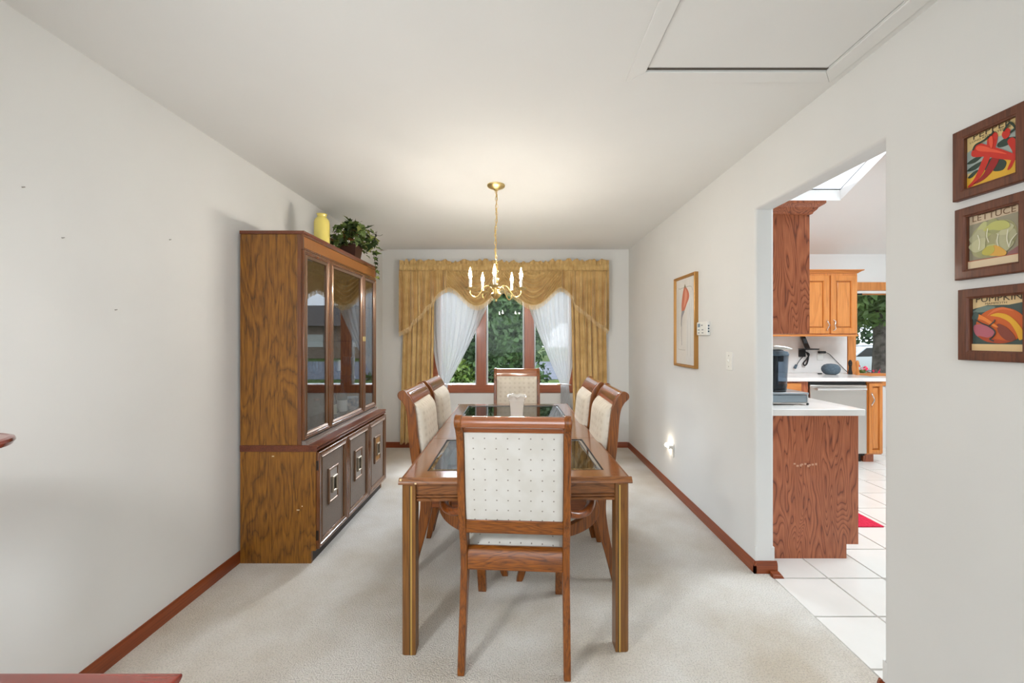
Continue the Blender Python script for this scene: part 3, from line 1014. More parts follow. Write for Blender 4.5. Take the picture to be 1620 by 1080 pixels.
# lower doors
W = (HY1_ - HY0_ - 0.016) / 3
for k in range(3):
    a, b = HY0_ + 0.006 + k * (W + 0.002), HY0_ + 0.006 + k * (W + 0.002) + W - 0.002
    mapd = lambda u, v, d: (HXF + d, u, v)
    d = MB().rect(mapd, a, b, 0.084, 0.664, [(0, 0), (0, 0.016), (0.004, 0.020), (0.020, 0.020), (0.026, 0.012), (0.046, 0.012), (0.046, 0.0)]).build('door', M['hutchdoor'], hut, bevel=0.001)
    MB().rect(mapd, a + 0.024, b - 0.024, 0.108, 0.640, [(0, 0.0115), (0, 0.017), (0.005, 0.0195), (0.010, 0.0175), (0.013, 0.0205), (0.018, 0.017), (0.020, 0.0115)]).build('silver_moulding', M['silver'], d, label='silvery moulding')
    MB().box(HXF + 0.001, HXF + 0.006, a + 0.04, b - 0.04, 0.124, 0.624).build('woven_panel', M['grille'], d)
    cyy = (a + b) / 2 - 0.005
    cz = 0.41
    MB().rect(mapd, cyy - 0.066, cyy + 0.066, cz - 0.112, cz + 0.112, [(0, 0.006), (0, 0.016), (0.004, 0.019), (0.012, 0.019), (0.016, 0.015), (0.02, 0.015), (0.02, 0.006)]).build('backplate_rim', M['silver'], d, bevel=0.001)
    pl = M['frame_gold'] if k == 2 else flat('backplate_%d' % k, S(150, 142, 138), 0.3, 0.6)
    MB().box(HXF + 0.006, HXF + 0.0145, cyy - 0.05, cyy + 0.05, cz - 0.096, cz + 0.096).build('backplate', pl, d)
    h = MB().rect(mapd, cyy - 0.032, cyy + 0.032, cz - 0.052, cz + 0.052, [(0, 0.0142), (0, 0.024), (0.003, 0.028), (0.010, 0.028), (0.013, 0.024), (0.013, 0.0142)])
    h.build('handle', M['pewter'], d, bevel=0.001, label='ring-shaped metal pull')
    MB().box(HXF + 0.0142, HXF + 0.016, cyy - 0.02, cyy + 0.02, cz - 0.04, cz + 0.04).build('pull_recess', M['blackmatt'], d)
    for hz in (0.165, 0.585):
        MB().box(HXF - 0.001, HXF + 0.014, a - 0.004, a + 0.010, hz - 0.028, hz + 0.028).build('hinge', flat('hinge_%d' % (k * 10 + int(hz * 10)), S(60, 48, 38), 0.4, 0.7), d)
# upper carcass
UZ0, UZ1 = 0.709, 1.975
MB().box(HXB, HXU - 0.02, HY0_, HY0_ + 0.02, UZ0, UZ1).build('side_panel', M['hutch'], hut, bevel=0.0015)
MB().box(HXB, HXU - 0.02, HY1_ - 0.02, HY1_, UZ0, UZ1).build('side_panel', M['hutch'], hut, bevel=0.0015)
m = MB().box(HXB, HXB + 0.01, HY0_ + 0.02, HY1_ - 0.02, UZ0, UZ1)
m.box(HXB, HXU, HY0_ + 0.02, HY1_ - 0.02, 1.880, 1.90)
m.build('upper_carcass', flat('cabinet_interior', S(84, 66, 52), 0.6), hut)
# doors: near, middle (wide), far
UD = [(HY0_ + 0.006, 2.722), (2.728, 3.305), (3.311, HY1_ - 0.006)]
m = MB()
m.box(HXU - 0.02, HXU + 0.004, HY0_ - 0.001, HY0_ + 0.022, UZ0, 1.975)
m.box(HXU - 0.02, HXU + 0.004, HY1_ - 0.022, HY1_ + 0.001, UZ0, 1.975)
for yy in (2.725, 3.308):
    m.box(HXU - 0.02, HXU - 0.002, yy - 0.015, yy + 0.015, UZ0 + 0.02, 1.90)
m.build('face_frame', M['hutchdoor'], hut)
mapd = lambda u, v, d: (HXU + d, u, v)
for k, (a, b) in enumerate(UD):
    d = MB().rect(mapd, a, b, 0.736, 1.884, [(0, 0), (0, 0.014), (0.004, 0.018), (0.018, 0.018), (0.026, 0.010), (0.044, 0.010), (0.044, 0.0)]).build('glass_door', M['hutchdoor'], hut, bevel=0.001)
    MB().rect(mapd, a + 0.003, b - 0.003, 0.739, 1.881, [(0, 0.0165), (0.002, 0.0195), (0.006, 0.0195), (0.008, 0.0165)]).build('outer_bead', M['silver'], d)
    MB().rect(mapd, a + 0.026, b - 0.026, 0.762, 1.858, [(0, 0.0095), (0, 0.0145), (0.005, 0.0175), (0.010, 0.0145), (0.013, 0.0165), (0.018, 0.0125), (0.019, 0.0095)]).build('inner_bead', M['silver'], d)
    MB().box(HXU + 0.003, HXU + 0.0065, a + 0.04, b - 0.04, 0.776, 1.844).build('glass_pane', M['hutchglass'], d)
for yy in (3.295, 3.325):
    MB().box(HXU + 0.010, HXU + 0.024, yy - 0.009, yy + 0.009, 1.325, 1.365).build('latch', M['brass'], hut, bevel=0.002)
# frieze and crown
MB().box(HXU - 0.01, HXU + 0.008, HY0_ + 0.004, HY1_ - 0.004, 1.890, 1.976).build('frieze', M['frieze'], hut)
MB().rect(mapd, HY0_, HY1_, 1.886, 1.978, [(0, 0.004), (0, 0.014), (0.010, 0.014), (0.014, 0.008), (0.014, 0.004)]).build('frieze_moulding', M['hutchdoor'], hut)
cr = [(HXB, 1.975), (HXU + 0.012, 1.975), (HXU + 0.022, 1.984), (HXU + 0.022, 1.995), (HXB, 1.995)]
MB().prism(cr, 'y', HY0_ - 0.006, HY1_ + 0.006).build('top_board', M['hutchtop'], hut, bevel=0.001)
# shelves inside
shm = glassy('shelf_glass', 1.4, (0.8, 0.86, 0.88, 1))
for zz in (1.02, 1.33, 1.62):
    MB().box(HXB + 0.01, HXU - 0.022, HY0_ + 0.02, HY1_ - 0.02, zz - 0.006, zz).build('shelf', shm, hut)
MB().box(HXB + 0.01, HXU - 0.022, HY0_ + 0.02, HY1_ - 0.02, 0.709, 0.722).build('bottom_shelf', M['hutchy'], hut)


def bottle(name, label, cat, x, y, z, h, r, mat, capm=None, lab=None, group=None):
    t = thing(name, label, cat, (x, y, z), 0, group)
    MB().lathe([(r * 0.9, 0), (r, 0.004), (r, h * 0.55), (r * 0.85, h * 0.64), (r * 0.38, h * 0.76), (r * 0.34, h * 0.93)], (x, y, z), 16).build('body', mat, t)
    MB().lathe([(r * 0.42, h * 0.925), (r * 0.42, h), (r * 0.3, h * 1.0)], (x, y, z), 12).build('cap', capm or M['blackmatt'], t)
    if lab:
        MB().lathe([(r * 1.02, h * 0.15), (r * 1.02, h * 0.46)], (x, y, z), 16, cap=False).build('label', lab, t)
    return t


SB = 0.722
brown = flat('brown_bottle_glass', S(70, 40, 18), 0.1, coat=0.5)
greenb = flat('dark_green_bottle_glass', S(26, 40, 28), 0.1, coat=0.5)
creaml = flat('cream_paper_label', S(226, 210, 172), 0.7)
whitel = flat('white_paper_label', S(236, 234, 228), 0.7)
# bottom shelf
t = thing('mug', 'white ceramic mug at the bottom of the near cabinet door', 'mug', (-1.375, 2.505, SB))
MB().lathe([(0.030, 0), (0.034, 0.01), (0.034, 0.105), (0.031, 0.11), (0.029, 0.1)], (-1.375, 2.505, SB), 18).build('body', M['ceramic'], t)
MB().tube([(-1.375, 2.536, SB + 0.085), (-1.375, 2.565, SB + 0.08), (-1.375, 2.568, SB + 0.045), (-1.375, 2.538, SB + 0.03)], 0.006, 8).build('handle', M['ceramic'], t)
t = thing('framed_photo', 'small cream framed picture leaning inside the near cabinet door', 'picture frame', (-1.44, 2.60, SB))
Rm = Matrix.Translation((-1.44, 2.60, SB)) @ Matrix.Rotation(R(-12), 4, 'Y')
mapp = lambda u, v, d: tuple(Rm @ Vector((d, u, v)))
MB().rect(mapp, -0.075, 0.075, 0.0, 0.20, [(0, 0), (0, 0.012), (0.012, 0.012), (0.016, 0.006), (0.016, 0)]).build('frame', creaml, t)
m = MB()
m.add([mapp(u, v, d) for d in (0.0, 0.004) for u, v in ((-0.06, 0.015), (0.06, 0.015), (0.06, 0.185), (-0.06, 0.185))], [(0, 1, 2, 3), (4, 5, 6, 7), (0, 1, 5, 4), (1, 2, 6, 5), (2, 3, 7, 6), (3, 0, 4, 7)])
m.build('print', noisy('old_photo', S(150, 126, 92), S(216, 200, 168), 18, 0.4), t)
bottle('bottle', 'amber bottle with cream label behind the near glass door', 'bottle', -1.50, 2.50, 1.02, 0.20, 0.036, brown, M['brass'], creaml)
bottle('bottle', 'dark green wine bottle with white label behind the middle glass door', 'bottle', -1.42, 3.20, SB, 0.29, 0.038, greenb, M['blackmatt'], whitel)
bottle('bottle', 'brown spirit bottle with cream label, second from the right behind the middle door', 'bottle', -1.46, 3.10, SB, 0.25, 0.040, brown, M['brass'], creaml)
bottle('bottle', 'squat clear bottle standing left behind the middle glass door', 'bottle', -1.44, 2.84, SB, 0.20, 0.045, M['bottleglass'], M['silver'])
t = thing('decanter', 'clear glass decanter with stopper behind the middle cabinet door', 'decanter', (-1.40, 2.98, SB))
MB().lathe([(0.05, 0), (0.062, 0.01), (0.058, 0.06), (0.03, 0.14), (0.016, 0.19), (0.02, 0.235)], (-1.40, 2.98, SB), 18).build('body', M['bottleglass'], t)
MB().lathe([(0.012, 0.225), (0.014, 0.24), (0.026, 0.265), (0.020, 0.30), (0.004, 0.31)], (-1.40, 2.98, SB), 14).build('stopper', M['bottleglass'], t)


def goblet(x, y, z, label, s=1.0):
    t = thing('wine_glass', label, 'glass', (x, y, z), 0, 'glasses in the china cabinet')
    MB().lathe([(0.034 * s, 0), (0.034 * s, 0.003), (0.004, 0.008), (0.0035, 0.07 * s)], (x, y, z), 16).build('stem', M['bottleglass'], t)
    MB().lathe([(0.0035, 0.07 * s), (0.028 * s, 0.095 * s), (0.034 * s, 0.13 * s), (0.030 * s, 0.17 * s), (0.0285 * s, 0.17 * s), (0.032 * s, 0.13 * s), (0.026 * s, 0.098 * s)], (x, y, z), 16, cap=False).build('bowl', M['bottleglass'], t)


for i, (yy, xx) in enumerate(((2.80, -1.42), (2.90, -1.50), (3.00, -1.42), (3.18, -1.46))):
    goblet(xx, yy, 1.02, 'stemmed wine glass on the lowest glass shelf behind the middle cabinet door')
for i, (yy, xx) in enumerate(((3.37, -1.42), (3.46, -1.50))):
    goblet(xx, yy, 1.02, 'stemmed wine glass on the lowest glass shelf behind the far cabinet door')
t = thing('candlestick', 'cream candle in a dark holder behind the middle cabinet door', 'candle', (-1.40, 3.09, 1.02))
MB().lathe([(0.03, 0), (0.03, 0.006), (0.008, 0.015), (0.008, 0.06), (0.02, 0.07), (0.018, 0.078)], (-1.40, 3.09, 1.02), 14).build('holder', M['blackmatt'], t)
MB().lathe([(0.016, 0.078), (0.016, 0.16), (0.004, 0.163)], (-1.40, 3.09, 1.02), 14).build('candle', M['candle'], t)
t = thing('patterned_bowl', 'blue white patterned bowl behind the far cabinet door', 'bowl', (-1.44, 3.43, SB))
MB().lathe([(0.03, 0), (0.035, 0.01), (0.065, 0.06), (0.085, 0.12), (0.082, 0.12), (0.06, 0.062), (0.03, 0.014)], (-1.44, 3.43, SB), 20, cap=True).build('bowl', noisy('blue_white_pattern', S(120, 150, 186), S(236, 236, 234), 24, 0.25), t)

# pale chips in the veneer of the near side
for px_, py_, w_ in ((432, 721.5, 0.007), (471.5, 806.5, 0.008), (478, 800.5, 0.003)):
    q = at(px_, py_, HY0_)
    MB().box(q[0] - w_, q[0] + w_, HY0_ - 0.0006, HY0_ + 0.001, q[2] - 0.0028, q[2] + 0.0028).build('veneer_chip', flat('bare_chip', S(216, 196, 160), 0.8), hut)
# ------------------------------------------------------------------ on top of the cabinet
TZ = 1.995
t = thing('vase', 'tall yellow glass vase on top of the china cabinet', 'vase', (-1.45, 2.93, TZ))
MB().lathe([(0.046, 0), (0.052, 0.008), (0.054, 0.05), (0.054, 0.205), (0.050, 0.225), (0.036, 0.243), (0.030, 0.252), (0.034, 0.266), (0.037, 0.270), (0.033, 0.268), (0.026, 0.252), (0.026, 0.22)], (-1.45, 2.93, TZ), 24).build('body', M['yellow'], t)
PX, PY = -1.42, 3.36
iv = thing('potted_ivy', 'artificial ivy with berries in a dark square pot on top of the china cabinet', 'plant', (PX, PY, TZ))
MB().lathe([(0.078, 0), (0.080, 0.004), (0.105, 0.135), (0.098, 0.135), (0.09, 0.11)], (PX, PY, TZ), 4, rot=PI / 4).build('pot', M['pot'], iv, smooth=20)
MB().lathe([(0.09, 0.108), (0.085, 0.115), (0.01, 0.122)], (PX, PY, TZ), 4, rot=PI / 4).build('soil', M['bark'], iv)


def ivy_leaf_mesh(name, mat):
    # five-lobed ivy outline, slightly folded along the midrib; length 1 along +y
    half = [(0.0, 0.0), (0.16, -0.10), (0.34, 0.02), (0.26, 0.20), (0.50, 0.42), (0.24, 0.46), (0.14, 0.66), (0.0, 1.0)]
    mb = MB()
    for s in (1, -1):
        pts = [(s * x, y, 0.14 * abs(x) - 0.12 * y * y) for x, y in half]
        n0 = len(mb.v)
        mb.v.extend([(0, 0.35, 0.0)] + pts)
        for i in range(len(pts) - 1):
            f = (n0, n0 + 1 + i, n0 + 2 + i)
            mb.f.append(f if s > 0 else f[::-1])
    return mb.mesh(name, mat, smooth=0)


leafm = [ivy_leaf_mesh('leaf', M[k]) for k in ('leaf_dark', 'leaf_dark', 'leaf_mid', 'leaf_mid', 'leaf_light', 'leaf_rust')]
rr = random.Random(5)


def put_leaf(p, d, size, mi):
    o = bpy.data.objects.new('leaf', leafm[mi])
    COL.objects.link(o)
    o.parent = iv
    q = Vector(d).normalized().to_track_quat('Y', 'Z').to_matrix().to_4x4()
    roll = Matrix.Rotation(rr.uniform(-0.6, 0.6), 4, 'Y')
    o.matrix_local = Matrix.Translation(Vector(p) - Vector((PX, PY, TZ))) @ q @ roll @ Matrix.Scale(size, 4)


vm = MB()
top = Vector((PX, PY, TZ + 0.13))
stems = []
for k in range(24):
    a = 2 * PI * k / 24 + rr.uniform(-0.15, 0.15)
    el = rr.choice([0.15, 0.5, 0.9, 1.25])
    ln = rr.uniform(0.15, 0.27) * (0.85 if el > 0.8 else 1)
    if math.cos(a) < -0.2:
        ln *= 0.75
    d = Vector((math.cos(a) * math.cos(el), math.sin(a) * math.cos(el), math.sin(el)))
    e = top + d * ln
    e.z = min(e.z - 0.05 * (1 - el), ZC - 0.06)
    mid = top.lerp(e, 0.5) + Vector((0, 0, 0.05))
    mid.z = min(mid.z, ZC - 0.07)
    stems.append((top, mid, e))
    vm.tube([top, mid, e], [0.003, 0.0025, 0.0015], 5)
for (p0, p1, p2) in stems:
    for k in range(5):
        t_ = 0.3 + 0.17 * k
        p = p0 * (1 - t_) ** 2 + p1 * 2 * t_ * (1 - t_) + p2 * t_ * t_
        d = (p2 - p0).normalized() + Vector((rr.uniform(-1, 1), rr.uniform(-1, 1), rr.uniform(-0.7, 0.3))) * 0.8
        d.z = min(d.z, 0.5)
        p = p + Vector((rr.uniform(-.02, .02), rr.uniform(-.02, .02), rr.uniform(-.02, .015)))
        p.x = max(p.x, XL + 0.075)
        if p.x < XL + 0.12:
            d.x = abs(d.x)
        p.z = max(min(p.z, ZC - 0.05), TZ + 0.055)
        put_leaf(p, d, rr.uniform(0.05, 0.08), rr.choice([0, 0, 1, 1, 2, 2, 3, 4, 5 if rr.random() < 0.3 else 2]))
# dense dome of leaves
for k in range(150):
    a, ce = rr.uniform(0, 2 * PI), rr.uniform(-0.35, 1.0)
    se = math.sqrt(1 - ce * ce)
    n_ = Vector((math.cos(a) * se, math.sin(a) * se, ce))
    f_ = rr.uniform(0.7, 1.0)
    p = Vector((PX + 0.03, PY, TZ + 0.185)) + Vector((n_.x * 0.185, n_.y * 0.20, n_.z * 0.165)) * f_
    p.x = max(p.x, XL + 0.08)
    if p.z < TZ + 0.06:
        p.z = TZ + 0.06
    p.z = min(p.z, ZC - 0.055)
    tng = Vector((rr.uniform(-1, 1), rr.uniform(-1, 1), rr.uniform(-1, 0.3)))
    tng = (tng - n_ * tng.dot(n_) * 0.7).normalized()
    if p.x < XL + 0.12:
        tng.x = abs(tng.x)
    if p.z > ZC - 0.1:
        tng.z = -abs(tng.z)
    put_leaf(p, tng, rr.uniform(0.05, 0.078), rr.choice([0, 0, 1, 1, 2, 2, 2, 3, 3, 4, 4, 5 if rr.random() < 0.3 else 3]))
# trailing vine over the cabinet's front, and curly tendrils
vine = [Vector((PX + 0.10, PY + 0.06, TZ + 0.14)), Vector((-1.262, 3.46, TZ + 0.10)), Vector((-1.255, 3.475, TZ + 0.02)), Vector((-1.252, 3.485, TZ - 0.05)), Vector((-1.25, 3.50, TZ - 0.10))]
vm.tube(vine, [0.003, 0.003, 0.0025, 0.002, 0.001], 5)
for p in (vine[1], vine[1].lerp(vine[2], 0.5), vine[2], vine[2].lerp(vine[3], 0.5), vine[3], vine[4]):
    for s in (-1, 1):
        put_leaf(p + Vector((0.004, 0, 0)), (0.5, s * 0.8, -0.7), rr.uniform(0.035, 0.05), rr.choice([0, 2, 3, 4]))
vm.build('stems', M['stem'], iv)
tm = MB()
for (sx, sy, sz, rad) in ((0.12, 0.10, 0.22, 0.018), (0.20, 0.0, 0.17, 0.02), (0.06, -0.08, 0.26, 0.015)):
    c = top + Vector((sx, sy, sz - 0.06))
    tm.tube([c + Vector((rad * math.cos(u) * (1 - u / 14) + u * 0.008, u * 0.004, rad * math.sin(u) * (1 - u / 14))) for u in [i * 0.5 for i in range(14)]], 0.0013, 4)
    tm.tube([top, top.lerp(c, 0.6) + Vector((0, 0, 0.02)), c + Vector((rad, 0, 0))], 0.0015, 4)
tm.build('tendrils', M['stem'], iv)
for k in range(9):
    a = rr.uniform(0, 6.28)
    c = top + Vector((0.16 + 0.035 * math.cos(a), 0.05 + 0.04 * math.sin(a), 0.085 + rr.uniform(-.03, .03)))
    MB().ball(c, 0.0085, 10, 6).build('berry', M['berry'], iv)

# ================================================================== DINING TABLE
TR = 0.019
tab = thing('dining_table', 'long wooden dining table with two inset glass panels and brass-striped legs', 'table', (-0.028, 2.651, 0), TR)
HW, HL, TT = 0.500, 0.966, 0.755
SEAM1, SEAM2 = -0.283, 0.167
edge = [(0.0, 0.7315), (0.0, 0.737), (0.003, 0.744), (0.008, 0.749), (0.012, TT), (0.0202, TT), (0.0202, 0.7315)]


def top_piece(name, y0, y1, glass):
    """table top section: four mitred boards round a glass panel, or one plain leaf"""
    if glass:
        gx, g0, g1 = 0.398, glass[0], glass[1]
        m = MB()
        for (x0, x1, a, b) in ((-HW + 0.02, -gx, y0, y1), (gx, HW - 0.02, y0, y1)):
            m.box(x0, x1, a, b, 0.7315, TT)
        m.box(-gx, gx, y0, g0, 0.7315, TT)
        m.box(-gx, gx, g1, y1, 0.7315, TT)
        o = m.build(name, M['tabletop'], tab, world=False)
        MB().box(-gx + 0.002, gx - 0.002, g0 + 0.002, g1 - 0.002, TT - 0.009, TT - 0.003).build('glass_panel', M['tableglass'], o, world=False)
        mp = lambda u, v, d: (u, v, TT + d)
        MB().rect(mp, -gx, gx, g0, g1, [(0, -0.012), (0, 0.0005), (0.004, 0.0005), (0.006, -0.0025), (0.006, -0.012)]).build('glass_bead', M['blackmatt'], o, world=False)
        MB().rect(mp, -gx + 0.007, gx - 0.007, g0 + 0.007, g1 - 0.007, [(0, -0.0030), (0, -0.0028), (0.016, -0.0008), (0.017, -0.0030)]).build('bevelled_edge', M['bevelglass'], o, world=False)
    else:
        o = MB().box(-HW + 0.02, HW - 0.02, y0, y1, 0.7315, TT).build(name, M['tabletop'], tab, world=False)
    # moulded edge
    m = MB()
    for s in (-1, 1):
        p = [(s * (HW - o_), z) for o_, z in edge]
        m.prism(p, 'y', y0 if y0 > -HL + 0.01 else y0 - 0.018, y1 if y1 < HL - 0.05 else y1 + 0.018)
    if y0 < -HL + 0.05:
        m.prism([(-HL + o_, z) for o_, z in edge], 'x', -HW + 0.002, HW - 0.002)
    if y1 > HL - 0.05:
        m.prism([(HL - o_, z) for o_, z in edge], 'x', -HW + 0.002, HW - 0.002)
    m.build('edge_moulding', M['apron'], o, world=False)
    return o


M['bevelglass'] = glassy('bevelled_glass', 1.6, (0.85, 0.9, 0.92, 1), 0.45)
top_piece('table_top', -HL + 0.02, SEAM1 - 0.002, (-0.862, -0.314))
top_piece('table_leaf', SEAM1 + 0.002, SEAM2 - 0.002, None)
top_piece('table_top', SEAM2 + 0.002, HL - 0.02, (0.198, 0.861))
MB().box(-HW + 0.03, HW - 0.03, SEAM1 - 0.02, SEAM1 + 0.02, 0.715, 0.7315).build('cross_rail', M['apron'], tab, world=False)
MB().box(-HW + 0.03, HW - 0.03, SEAM2 - 0.02, SEAM2 + 0.02, 0.715, 0.7315).build('cross_rail', M['apron'], tab, world=False)
# aprons with two beads at the foot
ap = [(0, 0.7315), (0, 0.680), (-0.007, 0.679), (-0.007, 0.675), (0.001, 0.674), (0.001, 0.667), (-0.007, 0.666), (-0.007, 0.662), (0.002, 0.661), (0.002, 0.650), (-0.018, 0.650), (-0.018, 0.7315)]
for s in (-1, 1):
    MB().prism([(s * (HL - 0.030) + s * a, z) for a, z in ap], 'x', -0.436, 0.436).build('apron', M['apron'], tab, world=False)
    MB().prism([(s * (HW - 0.026) + s * a, z) for a, z in ap], 'y', -0.90, 0.90).build('apron', M['tableapron_y'] if 'tableapron_y' in M else M['apron'], tab, world=False)
for sx in (-1, 1):
    for sy in (-1, 1):
        x0, x1 = sorted((sx * (HW - 0.012), sx * (HW - 0.072)))
        y0, y1 = sorted((sy * (HL - 0.014), sy * (HL - 0.074)))
        # rounded outer corner
        xo, yo, xi, yi = (x1, y1, x0, y0) if sx > 0 and sy > 0 else (x1 if sx > 0 else x0, y1 if sy > 0 else y0, x0 if sx > 0 else x1, y0 if sy > 0 else y1)
        rad = 0.016
        poly = [(xi, yi), (xo, yi)]
        for k in range(5):
            a = k / 4 * PI / 2
            poly.append((xo - sx * rad + sx * rad * math.cos(a), yo - sy * rad + sy * rad * math.sin(a)))
        poly.append((xi, yo))
        lg = MB().prism(poly, 'z', 0, 0.7315).build('leg', M['tableleg'], tab, world=False, bevel=0.0015)
        ix = xi + (0.0185 if sx > 0 else -0.0185)
        a, b = sorted((yo - sy * 0.004, yo + sy * 0.0008))
        MB().box(ix - 0.0035, ix + 0.0035, a, b, 0.001, 0.72).build('brass_inlay', M['brassdull'], lg, world=False, label='brass inlay stripe')
        MB().box(ix - 0.0065, ix - 0.0037, a, b - 0.0002, 0.001, 0.72).build('groove', M['blackmatt'], lg, world=False)
        iy = yi + (0.0185 if sy > 0 else -0.0185)
        a, b = sorted((xo - sx * 0.004, xo + sx * 0.0008))
        MB().box(a, b, iy - 0.0035, iy + 0.0035, 0.001, 0.72).build('brass_inlay', M['brassdull'], lg, world=False, label='brass inlay stripe')

for lx, lz in ((-0.488, 0.7505), (-0.425, 0.736)):
    MB().box(lx - 0.004, lx + 0.004, -HL - 0.0004, -HL + 0.012, lz - 0.003, lz + 0.003).build('edge_chip', flat('bare_wood_chip', S(226, 196, 146), 0.8), tab, world=False)
# white vase on the table
vz = thing('vase', 'square white ceramic vase with scalloped rim standing on the dining table', 'vase', (-0.011, 2.86, TT))
NV = 48
def vase_prof(r, z, k, wav):
    a = 2 * PI * k / NV
    c, s = math.cos(a), math.sin(a)
    q = 1.0 / max(abs(c), abs(s)) ** 0.75
    w_ = 1 + wav * math.cos(8 * a)
    return (-0.011 + r * q * c * w_, 2.86 + r * q * s * w_, TT + z - (0.004 * math.cos(8 * a) if wav > 0.03 else 0))
prof = [(0.036, 0, 0), (0.043, 0.003, 0), (0.046, 0.06, 0.0), (0.050, 0.11, 0), (0.054, 0.145, 0.0), (0.058, 0.155, 0.03), (0.056, 0.163, 0.02), (0.064, 0.178, 0.045), (0.068, 0.185, 0.055), (0.063, 0.185, 0.055), (0.052, 0.15, 0.0), (0.044, 0.05, 0)]
m = MB()
for (r, z, wv) in prof:
    for k in range(NV):
        m.v.append(vase_prof(r, z, k, wv))
for i in range(len(prof) - 1):
    for k in range(NV):
        m.f.append((i * NV + k, i * NV + (k + 1) % NV, (i + 1) * NV + (k + 1) % NV, (i + 1) * NV + k))
m.f.append(tuple(range(NV - 1, -1, -1)))
m.f.append(tuple((len(prof) - 1) * NV + k for k in range(NV)))
m.build('body', M['ceramic'], vz, smooth=50)

# ================================================================== CHAIRS
POST = [(-0.085, 0.0, 0.016), (-0.058, 0.13, 0.021), (-0.022, 0.28, 0.027), (-0.002, 0.40, 0.033), (-0.012, 0.50, 0.032), (-0.050, 0.62, 0.029),
        (-0.072, 0.76, 0.027), (-0.085, 0.90, 0.025), (-0.097, 0.965, 0.025), (-0.118, 1.005, 0.025)]


def spline(pts, n):
    """Catmull-Rom through tuples"""
    out = []
    P = [pts[0]] + list(pts) + [pts[-1]]
    for i in range(1, len(P) - 2):
        for k in range(n):
            t = k / n
            out.append(tuple(0.5 * ((2 * b) + (-a + c) * t + (2 * a - 5 * b + 4 * c - d) * t * t + (-a + 3 * b - 3 * c + d) * t ** 3)
                             for a, b, c, d in zip(P[i - 1], P[i], P[i + 1], P[i + 2])))
    out.append(tuple(pts[-1]))
    return out


def ribbon(cl):
    """closed outline from centre line (y, z, half width)"""
    L_, R_ = [], []
    for i, (y, z, h) in enumerate(cl):
        a, b = cl[max(i - 1, 0)], cl[min(i + 1, len(cl) - 1)]
        d = Vector((b[0] - a[0], b[1] - a[1])).normalized()
        n = Vector((-d.y, d.x))
        L_.append((y + n.x * h, z + n.y * h))
        R_.append((y - n.x * h, z - n.y * h))
    return L_, R_


PCL = spline(POST, 4)


def post_y(z):
    for a, b in zip(PCL, PCL[1:]):
        if a[1] <= z <= b[1]:
            t = (z - a[1]) / (b[1] - a[1] + 1e-9)
            return a[0] + (b[0] - a[0]) * t, a[2] + (b[2] - a[2]) * t
    return PCL[-1][0], PCL[-1][2]


